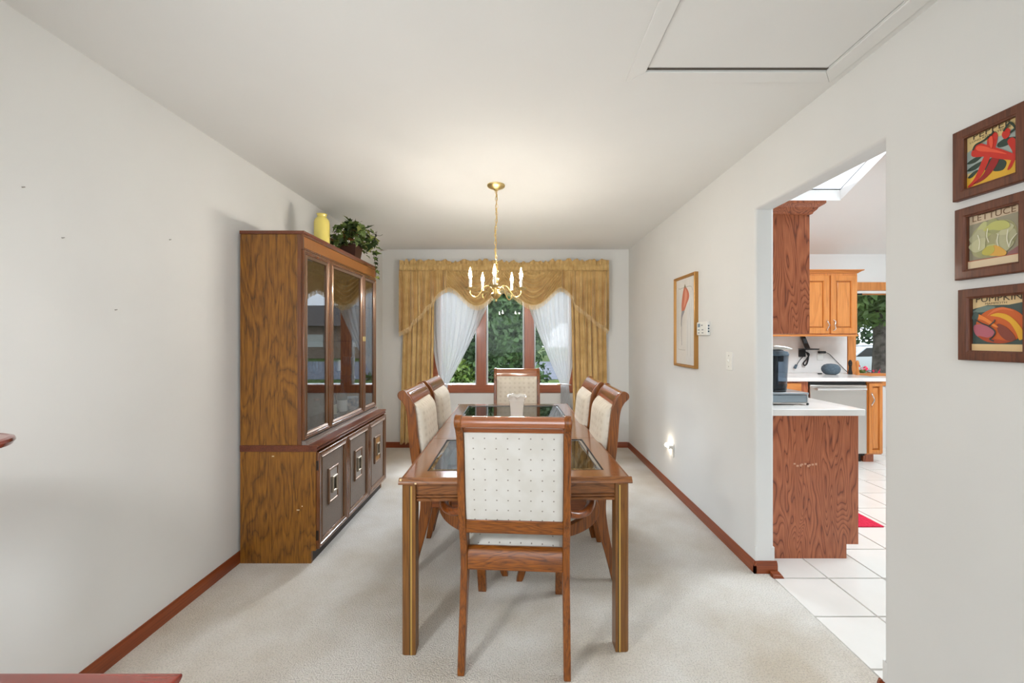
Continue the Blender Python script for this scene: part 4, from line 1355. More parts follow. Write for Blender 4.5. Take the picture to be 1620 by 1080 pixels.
def make_chair(name, label, cat, group, arms):
    t = thing(name, label, cat, (0, 0, 0), 0, group)
    K = dict(world=False)
    L_, R_ = ribbon(PCL)
    L_[0], R_[0] = (L_[0][0], 0.0), (R_[0][0], 0.0)
    # scroll end
    cy, cz, cr = -0.138, 1.026, 0.027
    scroll = [(cy + cr * math.cos(a), cz + cr * math.sin(a)) for a in [R(20 + 22 * k) for k in range(11)]]
    poly = R_ + scroll + L_[::-1]
    for s in (-1, 1):
        MB().prism(poly, 'x', s * 0.212 - 0.0145, s * 0.212 + 0.0145).build('rear_leg_post', M['chair'], t, bevel=0.004, smooth=40, **K)
    # rolled top rail
    rail = [(-0.112, 0.978), (-0.125, 1.000), (-0.150, 1.004), (-0.162, 1.022), (-0.154, 1.043), (-0.132, 1.048), (-0.108, 1.036), (-0.088, 1.010), (-0.076, 0.978)]
    rs = spline([(a, b) for a, b in rail], 3)
    MB().prism(rs, 'x', -0.198, 0.198).build('top_rail', M['chairrail'], t, smooth=50, **K)
    # lower back rail and rear seat rail
    y, h = post_y(0.587)
    MB().prism([(y - 0.018, 0.556), (y - 0.014, 0.553), (y + 0.014, 0.553), (y + 0.012, 0.614), (y - 0.024, 0.614), (y - 0.027, 0.610)], 'x', -0.198, 0.198).build('lower_back_rail', M['chairx'], t, bevel=0.002, **K)
    MB().prism([(-0.030, 0.387), (0.016, 0.387), (0.016, 0.470), (-0.004, 0.478), (-0.018, 0.472), (-0.028, 0.458)], 'x', -0.198, 0.198).build('seat_rail', M['chairx'], t, bevel=0.002, **K)
    MB().box(-0.19, 0.19, 0.385, 0.412, 0.387, 0.462).build('seat_rail', M['chairx'], t, bevel=0.003, **K)
    for s in (-1, 1):
        a, b = sorted((s * 0.198, s * 0.222))
        MB().box(a, b, 0.016, 0.39, 0.387, 0.462).build('seat_rail', M['chairy'], t, bevel=0.003, **K)
    # front sabre legs
    FL = spline([(0.400, 0.462, 0.024), (0.399, 0.36, 0.025), (0.401, 0.24, 0.023), (0.416, 0.11, 0.020), (0.447, 0.0, 0.017)], 4)
    fl, fr = ribbon(FL)
    fl[-1], fr[-1] = (fl[-1][0], 0.0), (fr[-1][0], 0.0)
    for s in (-1, 1):
        MB().prism(fr + fl[::-1], 'x', s * 0.2045 - 0.0215, s * 0.2045 + 0.0215).build('front_leg', M['chair'], t, bevel=0.003, smooth=40, **K)
    # seat cushion
    def sx(u, v, k):
        e = (1 - (2 * u - 1) ** 8) * (1 - (2 * v - 1) ** 8)
        w0 = 0.196 + 0.022 * min(1, v * 4)
        return ((2 * u - 1) * w0, 0.004 + v * 0.425, 0.463 + k * (0.020 * e + 0.034 * (1 - abs(2 * u - 1) ** 2.5) * (1 - abs(2 * v - 1) ** 3)))
    MB().pad(lambda u, v: sx(u, v, 1), lambda u, v: (sx(u, v, 0)[0], sx(u, v, 0)[1], 0.462), 16, 14).build('seat_cushion', M['seattop'], t, smooth=60, **K)
    # back cushion: flat dotted panel behind, padded and tufted in front
    def bk(u, v, side):
        z = 0.614 + v * (0.979 - 0.614)
        y, h = post_y(z)
        x = (2 * u - 1) * 0.1955
        e = 1 - max(abs(2 * u - 1), abs(2 * v - 1)) ** 10
        if side:
            return (x, y + 0.020 + (0.034 + 0.016 * (1 - (2 * u - 1) ** 4)) * (1 - abs(2 * v - 1) ** 7 * 0.85) * (0.55 + 0.45 * e), z)
        return (x, y - 0.016 - 0.003 * e, z)
    o = MB().pad(lambda u, v: bk(u, v, 1), lambda u, v: bk(u, v, 0), 18, 18).build('back_cushion', M['seatfront'], t, smooth=60, **K)
    MB().pad(lambda u, v: (bk(u, v, 0)[0] * 0.985, bk(u, v, 0)[1] - 0.003, bk(u, v, 0)[2]), lambda u, v: (bk(u, v, 0)[0], bk(u, v, 0)[1] + 0.002, bk(u, v, 0)[2]), 18, 18).build('back_panel', M['seat'], o, smooth=60, **K)
    if arms:
        for s in (-1, 1):
            pts = [(0.222, -0.052, 0.640), (0.262, -0.030, 0.628), (0.308, 0.035, 0.620), (0.334, 0.13, 0.625), (0.342, 0.24, 0.629), (0.335, 0.34, 0.618), (0.325, 0.385, 0.600)]
            p = [(s * a, b, c) for a, b, c in spline(pts, 4)]
            MB().tube(p, [0.019] * (len(p) - 1) + [0.016], 10, flat=0.8).build('arm', M['chairy'], t, smooth=60, **K)
            # curved support board from arm down to the seat rail
            cl = spline([(0.33, 0.600, 0.024), (0.352, 0.565, 0.026), (0.350, 0.52, 0.028), (0.318, 0.480, 0.028), (0.262, 0.448, 0.027), (0.226, 0.435, 0.024)], 4)
            a_, b_ = ribbon(cl)
            MB().prism([(s * q[0], q[1]) for q in a_ + b_[::-1]], 'y', 0.215, 0.25).build('arm_support', M['chair'], t, bevel=0.004, smooth=40, **K)
    return t


M['seattop'] = dotted('cream_dotted_seat_fabric', S(214, 211, 204), S(140, 133, 124), 0.0455, 0.0425, 0.0034)
_nt = M['seattop'].node_tree
for l in list(_nt.links):
    if l.from_node.type == 'SEPXYZ' and l.from_socket.name == 'Z':
        to = l.to_socket
        frm = l.from_node.outputs[1]
        _nt.links.remove(l)
        _nt.links.new(frm, to)
CR_ = M['chairrail'] = wood('chair_top_rail_oak', S(80, 36, 12), S(140, 72, 24), S(164, 88, 34), 'x', 9, 7, 9, 0.14, 0.5, 0.8)

CR_.node_tree.nodes['Principled BSDF'].inputs['Coat IOR'].default_value = 2.0
side = make_chair('dining_chair', 'oak side chair with cream tufted back, nearest on the left side of the table', 'chair', 'side chairs along the dining table', False)
copies = [((-0.522, 3.000, 0), R(-90), 'oak side chair with cream tufted back, farther one on the left side of the table'),
          ((0.452, 2.427, 0), R(90), 'oak side chair with cream tufted back, nearest on the right side of the table'),
          ((0.425, 2.910, 0), R(90), 'oak side chair with cream tufted back, farther one on the right side of the table')]
for loc, rz, lb in copies:
    copy_tree(side, loc, rz, lb)
side.location, side.rotation_euler = (-0.522, 2.477, 0), (0, 0, R(-90))
arm = make_chair('dining_armchair', 'oak armchair seen from behind at the near end of the table', 'chair', 'armchairs at the table ends', True)
copy_tree(arm, (-0.014, 3.83, 0), R(180), 'oak armchair facing the camera at the far end of the table, before the window')
arm.location, arm.rotation_euler = (-0.013, 1.672, 0), (0, 0, -0.058)
# ================================================================== CURTAINS AT THE DINING WINDOW
def cpx(cx, cy, Y):
    """enlarged-crop pixel (x3.857 from photo 600, 380) to world at depth Y"""
    return at(600 + cx / 3.857, 380 + cy / 3.857, Y)


def interp(pts, x):
    for (a, b), (c, d) in zip(pts, pts[1:]):
        if a <= x <= c:
            return b + (d - b) * (x - a) / (c - a + 1e-9)
    return pts[0][1] if x < pts[0][0] else pts[-1][1]


def smooth_pts(pts, n=6):
    return sorted(spline(pts, n), key=lambda p: p[0])


YV = 4.775
FR = 27.0      # fringe length in crop pixels
tailL = [(120, 588), (158, 572), (192, 552), (198, 528), (232, 500), (266, 470), (274, 446), (304, 422), (330, 400), (342, 372), (366, 346), (392, 328), (420, 314)]
tailR = [(1112, 312), (1140, 330), (1165, 352), (1184, 388), (1196, 420), (1228, 444), (1258, 462), (1272, 480), (1302, 500), (1320, 520), (1352, 540), (1384, 562), (1402, 580)]
swagL = smooth_pts([(404, 322), (432, 318), (470, 338), (520, 386), (560, 416), (592, 427), (630, 418), (670, 388), (710, 352), (766, 322)])
swagR = smooth_pts([(752, 322), (800, 345), (852, 384), (900, 414), (938, 424), (980, 414), (1022, 384), (1066, 342), (1098, 318), (1126, 318)])
TOPZ = 182
val = thing('valance', 'gold satin valance with two fringed swags and side tails over the dining window', 'curtain', (-0.17, 4.80, 1.9))


def cloth(name, mat, fn, nu, nv, parent, th=0.003):
    o = MB().grid(fn, nu, nv).build(name, mat, parent, smooth=180)
    solid(o, th)
    return o


def fringe(name, pts, yfn, parent, step=5.2):
    m = MB()
    x0, x1 = pts[0][0], pts[-1][0]
    n = int((x1 - x0) / step)
    rf = random.Random(3)
    for i in range(n):
        cx = x0 + (i + 0.5) * step
        cy = interp(pts, cx)
        Y = yfn(cx)
        a = cpx(cx, cy - FR - 2, Y)
        b = cpx(cx, cy + rf.uniform(-2, 2), Y)
        w_ = 0.0036
        x = a[0]
        j = rf.uniform(-0.002, 0.002)
        m.hexa([(x - w_ * .6 + j, Y - .002, b[2]), (x + w_ * .6 + j, Y - .002, b[2]), (x + w_ * .6 + j, Y + .002, b[2]), (x - w_ * .6 + j, Y + .002, b[2]),
                (x - w_, Y - .003, a[2]), (x + w_, Y - .003, a[2]), (x + w_, Y + .003, a[2]), (x - w_, Y + .003, a[2])])
    m.build(name, M['fringe'], parent, kind='stuff', smooth=0)
    # braid along the top of the fringe
    path = []
    k = 40
    for i in range(k + 1):
        cx = x0 + (x1 - x0) * i / k
        p = cpx(cx, interp(pts, cx) - FR - 1, yfn(cx) - 0.003)
        path.append(p)
    MB().tube(path, 0.0055, 6).build('braid', M['fringe'], parent)


def tail(name, pts, sgn):
    x0, x1 = pts[0][0], pts[-1][0]
    def yfn(cx):
        u = (cx - x0) / (x1 - x0)
        return YV - 0.004 - 0.034 * (1 - 2 * abs(math.sin(u * PI * 7.5)) ** 0.8) - 0.014 * math.sin(u * 2 * PI * 12 + 1) - 0.005 * math.sin(u * 2 * PI * 29)
    def fn(u, t):
        cx = x0 + (x1 - x0) * u
        cb = interp(pts, cx) - FR
        cy = TOPZ + (cb - TOPZ) * t
        # tail widens slightly to the foot
        spread = 1.0
        Y = YV + (yfn(cx) - YV) * (0.35 + 0.65 * min(1, t * 1.8))
        e = abs(2 * u - 1)
        return cpx(cx, cy, Y)
    o = cloth(name, M['curtain'], fn, 150, 24, val)
    fringe('fringe', pts, yfn, o)


def swag(name, pts, ph):
    x0, x1 = pts[0][0], pts[-1][0]
    yfn = lambda cx: YV + 0.030
    def fn(u, t):
        cx = x0 + (x1 - x0) * u
        cb = interp(pts, cx) - FR
        # folds hang as nested catenaries: follow the bottom edge more strongly lower down
        sag = (cb - TOPZ) * t
        deep = math.sin(PI * u) ** 0.8
        cy = TOPZ + sag
        lo = t + 0.9 * (2 * u - 1) ** 2
        Y = YV + 0.032 - 0.034 * deep * (t ** 0.8) - 0.022 * math.sin(2 * PI * 6.5 * lo + ph) * min(1, t * 3) * (0.25 + 0.75 * deep) * min(1, (1 - t) * 8 + 0.15)
        Y -= 0.006 * math.sin(u * 2 * PI * 21) * (1 - t) ** 2
        return cpx(cx, cy, Y)
    o = cloth(name, M['curtain'], fn, 90, 70, val)
    fringe('fringe', pts, lambda cx: fn((cx - x0) / (x1 - x0), 0.98)[1] - 0.002, o)


tail('side_tail', tailL, -1)
tail('side_tail', tailR, 1)
swag('swag', swagL, 0.4)
swag('swag', swagR, 1.6)
# gathered heading with an uneven ruffle on top
rv = random.Random(9)
rz = [rv.uniform(-1, 1) for _ in range(400)]
def heading(u, t):
    cx = 122 + (1402 - 122) * u
    g = u * 86
    i = int(g)
    f = g - i
    f = f * f * (3 - 2 * f)
    rn = rz[i] * (1 - f) + rz[i + 1] * f
    if t < 0.45:           # ruffle above the rod pocket
        k = 1 - t / 0.45
        dip = 16 * math.exp(-((cx - 445) / 32) ** 2) + 8 * (1 / (1 + math.exp(-(cx - 730) / 14))) * (1 / (1 + math.exp((cx - 1040) / 14)))
        cy = 148 - k * (29 + 10 * rn - dip)
        Y = YV + 0.006 - k * 0.012 * rn - 0.016 * math.sin(g * PI) * k - 0.004 * math.sin(g * 6.1)
    else:
        k = (t - 0.45) / 0.55
        cy = 148 + k * (TOPZ + 2 - 148)
        Y = YV - 0.002 - 0.014 * math.sin(PI * k) - 0.005 * math.sin(g * PI * 1.3) - 0.003 * math.sin(g * 7.7)
    return cpx(cx, cy, Y)
cloth('ruffled_heading', M['curtain'], heading, 520, 14, val)
# returns to the wall at both ends of the rod, and the rod in the pocket
xa, xb = cpx(126, 150, YV)[0], cpx(1398, 150, YV)[0]
zt, zb_ = cpx(0, 128, YV)[2], cpx(0, 540, YV)[2]
for x, nm in ((xa, -1), (xb, 1)):
    cloth('side_return', M['curtain'], lambda u, t, x=x, nm=nm: (x + nm * 0.006 * math.sin(u * 9), YV + 0.004 + u * (YB - YV - 0.005), zt + (zb_ - zt) * t), 12, 10, val)
rodz = cpx(0, 165, YV)[2]
MB().tube([(xa + 0.004, YV + 0.016, rodz), (xb - 0.004, YV + 0.016, rodz)], 0.008, 10).build('rod', M['white'], val)


def drape(label, x0, x1, xt0, xt1, zbot, folds, ph):
    """floor-length drape; top from pixel xt0..xt1, foot from x0..x1 (crop pixels)"""
    Yd = 4.858
    zt_ = cpx(0, 170, Yd)[2]
    def fn(u, t):
        uu = u + 0.012 * math.sin(u * 17 + ph)
        cx = (xt0 + (xt1 - xt0) * uu) * (1 - t) + (x0 + (x1 - x0) * uu) * t
        X = cpx(cx, 0, Yd)[0]
        Y = Yd - 0.025 * (2 * abs(math.sin(u * PI * folds + ph)) ** 0.8 - 1) - 0.008 * math.sin(u * 2 * PI * folds * 2.3 + ph * 2)
        wob = 0.004 * math.sin(t * 5 + u * 30)
        return (X + wob, Y, zt_ + (zbot - zt_) * t - 0.012 * math.sin(u * 2 * PI * folds + ph) * (t > 0.96))
    o = MB().grid(fn, 120, 30).build('drape', M['curtain'], None, smooth=180)
    solid(o, 0.003)
    tag(o, label, 'curtain', None)
    return o


drape('gold floor-length drape at the left side of the dining window', 128, 322, 150, 345, 0.065, 6.5, 0.3)
drape('gold floor-length drape at the right side of the dining window', 1185, 1388, 1160, 1380, 0.065, 6.0, 1.1)


def sheer(label, side):
    Ys = 4.885
    if side < 0:
        top0, top1, g0, g1, gy = 318, 705, 380, 420, 880
        tail_ = (360, 392)
    else:
        top0, top1, g0, g1, gy = 1200, 872, 1156, 1106, 880
        tail_ = (1178, 1106)
    zt_ = 260
    def fn(u, t):
        fold = math.sin(u * 2 * PI * 9) * 0.010 + math.sin(u * 2 * PI * 21 + 1) * 0.004
        if t < 0.8:
            k = t / 0.8
            p = 3.6 + (1.22 - 3.6) * u ** 0.7
            w_ = k ** p
            cx = (top0 + (top1 - top0) * u) * (1 - w_) + (g0 + (g1 - g0) * u) * w_
            cy = zt_ + (gy - zt_) * k
            amp = 1 - 0.6 * w_
        else:
            k = (t - 0.8) / 0.2
            cx = (g0 + (g1 - g0) * u) * (1 - k) + (tail_[0] + (tail_[1] - tail_[0]) * u) * k
            cy = gy + k * 190
            amp = 0.4 + 0.5 * k
        q = cpx(cx, cy, Ys)
        return (q[0], Ys - 0.004 + fold * amp, q[2])
    o = MB().grid(fn, 110, 60).build('sheer_curtain', M['sheer'], None, smooth=180)
    return tag(o, label, 'curtain')


sl = sheer('white sheer curtain drawn to the left side of the dining window', -1)
sr = sheer('white sheer curtain drawn to the right side of the dining window', 1)
# tie-backs: small satin chrome clips
for cx, lb in ((402, 'small silvery holdback gathering the left sheer curtain'), (1132, 'small silvery holdback gathering the right sheer curtain')):
    q = cpx(cx, 880, 4.868)
    wv = 0.052
    o = MB().tube([(q[0] - wv, YB - 0.004, q[2] + 0.004), (q[0] - wv, 4.868, q[2] + 0.004), (q[0] + wv, 4.862, q[2] - 0.002), (q[0] + wv + 0.03, 4.866, q[2] - 0.004)], 0.007, 8).build('curtain_holdback', M['chrome'], None)
    tag(o, lb, 'holdback')

# ================================================================== CHANDELIER
CX, CY = -0.16, 2.855
ch = thing('chandelier', 'brass chandelier with five lit candle bulbs hanging from the ceiling', 'chandelier', (CX, CY, ZC))
MB().lathe([(0.064, 0), (0.064, -0.006), (0.060, -0.012), (0.040, -0.022), (0.018, -0.030), (0.012, -0.040)][::-1], (CX, CY, ZC), 28).build('canopy', M['brass'], ch)
link = None
z = ZC - 0.046
k = 0
lk = MB().tube([(0.0078 * math.cos(a), 0, 0.0155 * math.sin(a)) for a in [2 * PI * i / 12 for i in range(12)]], 0.0019, 6, closed=True).mesh('chain_link', M['brass'])
while z > 1.845:
    o = bpy.data.objects.new('chain_link', lk)
    COL.objects.link(o)
    o.parent = ch
    o.location = (0.004 * math.sin(k * 0.35), 0, z - ZC)
    o.rotation_euler = (0, 0, (k % 2) * PI / 2 + 0.3)
    z -= 0.0262
    k += 1
pts = [(CX + 0.004 * math.sin(i * 0.35) + 0.006 * math.sin(i * 1.0), CY + 0.006 * math.cos(i * 1.0), ZC - 0.04 - i * 0.0262) for i in range(k + 1)]
MB().tube(pts, 0.0026, 6).build('cord', M['brassdull'], ch)
MB().tube([(CX + 0.016 * math.cos(a), CY, 1.832 + 0.012 * math.sin(a)) for a in [2 * PI * i / 16 for i in range(16)]], 0.0028, 8, closed=True).build('hanging_ring', M['brass'], ch)
MB().lathe([(0.003, 1.612), (0.009, 1.620), (0.006, 1.630), (0.020, 1.640), (0.034, 1.655), (0.038, 1.668), (0.024, 1.680), (0.018, 1.700), (0.030, 1.712), (0.016, 1.724), (0.010, 1.745), (0.018, 1.765), (0.020, 1.78), (0.009, 1.795), (0.008, 1.81), (0.004, 1.822)], (CX, CY, 0), 20).build('baluster', M['brass'], ch)
for i in range(5):
    a = -PI / 2 + i * 2 * PI / 5
    ca, sa = math.cos(a), math.sin(a)
    P = lambda r, z_: (CX + r * ca, CY + r * sa, z_)
    path = spline([(0.022, 1.690), (0.050, 1.722), (0.085, 1.716), (0.115, 1.672), (0.145, 1.642), (0.174, 1.648), (0.188, 1.672), (0.188, 1.695)], 5)
    ar = MB().tube([P(r, z_) for r, z_ in path], 0.0048, 8).build('arm', M['brass'], ch)
    c = (CX + 0.188 * ca, CY + 0.188 * sa, 0)
    MB().lathe([(0.006, 1.690), (0.016, 1.692), (0.036, 1.700), (0.040, 1.707), (0.038, 1.707), (0.022, 1.699), (0.012, 1.697)], c, 20).build('drip_pan', M['brass'], ar)
    MB().lathe([(0.013, 1.696), (0.013, 1.706), (0.0105, 1.707), (0.0105, 1.770), (0.007, 1.772)], c, 14).build('candle_sleeve', M['candle'], ar)
    MB().lathe([(0.006, 1.771), (0.009, 1.780), (0.0115, 1.793), (0.0105, 1.806), (0.006, 1.824), (0.0028, 1.838), (0.0010, 1.848)], c, 14).build('bulb', M['bulb'], ar)

# ================================================================== RIGHT WALL
mapR = lambda y, z_, d: (XR - d, y, z_)
# tall framed drawing
pf = thing('framed_picture', 'tall gold-framed drawing of a coral garment on the right wall', 'picture', (XR, 3.215, 1.487))
Y0p, Y1p, Z0p, Z1p = 3.014, 3.418, 1.118, 1.858
MB().rect(mapR, Y0p, Y1p, Z0p, Z1p, [(0, 0), (0, 0.028), (0.004, 0.031), (0.010, 0.031), (0.013, 0.026), (0.018, 0.026), (0.022, 0.018), (0.022, 0.0)]).build('frame', M['frame_gold'], pf, bevel=0.0008)
MB().box(XR - 0.014, XR - 0.002, Y0p + 0.012, Y1p - 0.012, Z0p + 0.012, Z1p - 0.012).build('mat_board', noisy('picture_paper', S(226, 224, 220), S(232, 230, 226), 3, 0.7), pf)


def flat_shape(name, parent, mapf, pts, d, mat, closed_spline=4, th=0.0004):
    P = list(pts)
    if closed_spline:
        n = len(P)
        Q = []
        for i in range(n):
            a, b, c, e = P[i - 1], P[i], P[(i + 1) % n], P[(i + 2) % n]
            for k in range(closed_spline):
                t = k / closed_spline
                Q.append(tuple(0.5 * ((2 * q) + (-p + r) * t + (2 * p - 5 * q + 4 * r - s) * t * t + (-p + 3 * q - 3 * r + s) * t ** 3) for p, q, r, s in zip(a, b, c, e)))
        P = Q
    n = len(P)
    m = MB()
    m.add([mapf(u, v, d) for u, v in P] + [mapf(u, v, d + th) for u, v in P],
          [tuple(range(n)), tuple(range(2 * n - 1, n - 1, -1))] + [(i, (i + 1) % n, n + (i + 1) % n, n + i) for i in range(n)])
    return m.build(name, mat, parent, smooth=0)


def flat_line(name, parent, mapf, pts, d, w_, mat, n=6):
    p = spline(pts, n)
    L_, R_ = [], []
    for i, (u, v) in enumerate(p):
        a, b = p[max(i - 1, 0)], p[min(i + 1, len(p) - 1)]
        dd = Vector((b[0] - a[0], b[1] - a[1]))
        dd = dd.normalized() if dd.length > 0 else Vector((1, 0))
        L_.append((u - dd.y * w_, v + dd.x * w_))
        R_.append((u + dd.y * w_, v - dd.x * w_))
    return flat_shape(name, parent, mapf, L_ + R_[::-1], d, mat, 0)


ink = flat('drawing_coral', S(206, 116, 92), 0.7)
ink2 = flat('drawing_coral_pale', S(226, 158, 134), 0.7)
ink3 = flat('drawing_grey', S(150, 152, 160), 0.7)
ink4 = flat('drawing_line', S(186, 184, 178), 0.7)
# u runs left to right as seen from the room, so world Y = Y1 - u
mp = lambda u, v, d: (XR - d, Y1p - 0.022 - u * (Y1p - Y0p - 0.044), Z0p + 0.022 + v * (Z1p - Z0p - 0.044))
flat_line('pale_outline', pf, mp, [(0.10, 0.20), (0.10, 0.84), (0.22, 0.89), (0.5, 0.895), (0.78, 0.89), (0.88, 0.84)], 0.0142, 0.004, ink4)
flat_line('pale_outline', pf, mp, [(0.10, 0.20), (0.14, 0.17), (0.5, 0.165)], 0.0142, 0.003, ink4)
flat_shape('coral_garment', pf, mp, [(0.44, 0.90), (0.52, 0.90), (0.66, 0.84), (0.70, 0.77), (0.58, 0.70), (0.44, 0.62), (0.32, 0.60), (0.30, 0.70), (0.36, 0.82)], 0.0142, ink)
flat_shape('coral_fold', pf, mp, [(0.50, 0.88), (0.60, 0.82), (0.56, 0.74), (0.42, 0.66), (0.46, 0.78)], 0.0147, ink2)
flat_shape('grey_sash', pf, mp, [(0.30, 0.61), (0.46, 0.62), (0.34, 0.55), (0.30, 0.46), (0.27, 0.46)], 0.0147, ink3)
flat_line('grey_ribbon', pf, mp, [(0.30, 0.50), (0.29, 0.36), (0.31, 0.22)], 0.0142, 0.008, ink3)
flat_shape('hanger', pf, mp, [(0.44, 0.895), (0.49, 0.935), (0.53, 0.895)], 0.0147, flat('drawing_dark', S(120, 110, 80), 0.7), 0)
for q in ((0.72, 0.70, 0.78, 0.1), (0.82, 0.74, 0.86, 0.1), (0.60, 0.52, 0.62, 0.1)):
    flat_line('pale_outline', pf, mp, [(q[0], q[1]), (q[2], (q[1] + q[3]) / 2), (q[2] - 0.01, q[3])], 0.0142, 0.004, ink4)
MB().box(XR - 0.019, XR - 0.0175, Y0p + 0.02, Y1p - 0.02, Z0p + 0.02, Z1p - 0.02).build('picture_glass', M['glass'], pf)

# thermostat, switch, outlet, night light
th = thing('thermostat', 'white wall thermostat right of the tall framed drawing', 'thermostat', (XR, 2.90, 1.42))
MB().box(XR - 0.026, XR, 2.825, 2.985, 1.372, 1.470).build('body', M['white'], th, bevel=0.006, segs=3)
MB().box(XR - 0.0275, XR - 0.0255, 2.93, 2.965, 1.432, 1.458).build('display', flat('thermostat_display', S(120, 140, 158), 0.3), th)
for i, (yy, zz) in enumerate(((2.90, 1.445), (2.95, 1.412), (2.89, 1.412), (2.95, 1.390), (2.89, 1.390))):
    MB().box(XR - 0.0275, XR - 0.0255, yy - 0.012, yy + 0.012, zz - 0.004, zz + 0.004).build('button', flat('thermostat_button_%d' % i, S(150, 152, 156), 0.5), th)
for zz in (1.40, 1.42, 1.44):
    MB().box(XR - 0.018, XR - 0.008, 2.8235, 2.8255, zz - 0.006, zz + 0.006).build('vent_slot', M['darkgrey'], th)
sw = thing('light_switch', 'white toggle light switch on the right wall beside the doorway', 'switch', (XR, 2.567, 1.203))
MB().box(XR - 0.006, XR, 2.529, 2.605, 1.144, 1.262).build('plate', M['white'], sw, bevel=0.003)
MB().hexa([(XR - 0.006, 2.562, 1.192), (XR - 0.006, 2.572, 1.192), (XR - 0.006, 2.572, 1.212), (XR - 0.006, 2.562, 1.212),
           (XR - 0.018, 2.563, 1.206), (XR - 0.018, 2.571, 1.206), (XR - 0.016, 2.571, 1.215), (XR - 0.016, 2.563, 1.215)]).build('toggle', M['white'], sw)
for zz in (1.168, 1.238):
    MB().tube([(XR - 0.0055, 2.567, zz), (XR - 0.0068, 2.567, zz)], 0.0035, 10).build('screw', M['chrome'], sw)
ou = thing('wall_outlet', 'white wall outlet low on the right wall', 'outlet', (XR, 3.52, 0.362))
MB().box(XR - 0.006, XR, 3.484, 3.556, 0.304, 0.420).build('plate', M['white'], ou, bevel=0.003)
for zz in (0.342, 0.386):
    MB().box(XR - 0.0075, XR - 0.0055, 3.505, 3.535, zz - 0.014, zz + 0.014).build('socket', M['trimwhite'], ou, bevel=0.003)
nl = thing('night_light', 'small glowing night light plugged into the low wall outlet', 'night light', (XR - 0.02, 3.54, 0.392))
MB().box(XR - 0.035, XR - 0.0078, 3.506, 3.534, 0.372, 0.400).build('plug', M['white'], nl, bevel=0.004)
m = MB()
m.tube([(XR - 0.030, 3.532, 0.388), (XR - 0.034, 3.55, 0.391), (XR - 0.034, 3.575, 0.394), (XR - 0.034, 3.592, 0.396)], [0.010, 0.014, 0.015, 0.004], 12)
m.build('bulb', M['nightbulb'], nl)

# three framed seed-packet prints
inkd = flat('print_black', S(70, 54, 40), 0.7)


def txt(name, parent, s, u, v, h, mapf, d, mat, wscale):
    cu = bpy.data.curves.new(name, 'FONT')
    cu.body = s
    cu.align_x = 'CENTER'
    cu.size = 1.0
    o = bpy.data.objects.new(name, cu)
    COL.objects.link(o)
    me = bpy.data.meshes.new_from_object(o)
    bpy.data.objects.remove(o)
    for vv in me.vertices:
        vv.co = mapf(u + vv.co.x * h * wscale, v + vv.co.y * h, d)
    me.materials.clear()
    me.materials.append(mat)
    ob = bpy.data.objects.new(name, me)
    COL.objects.link(ob)
    ob.parent = parent
    for vv in me.vertices:
        vv.co = ROOTM[parent.name].inverted() @ vv.co
    return ob


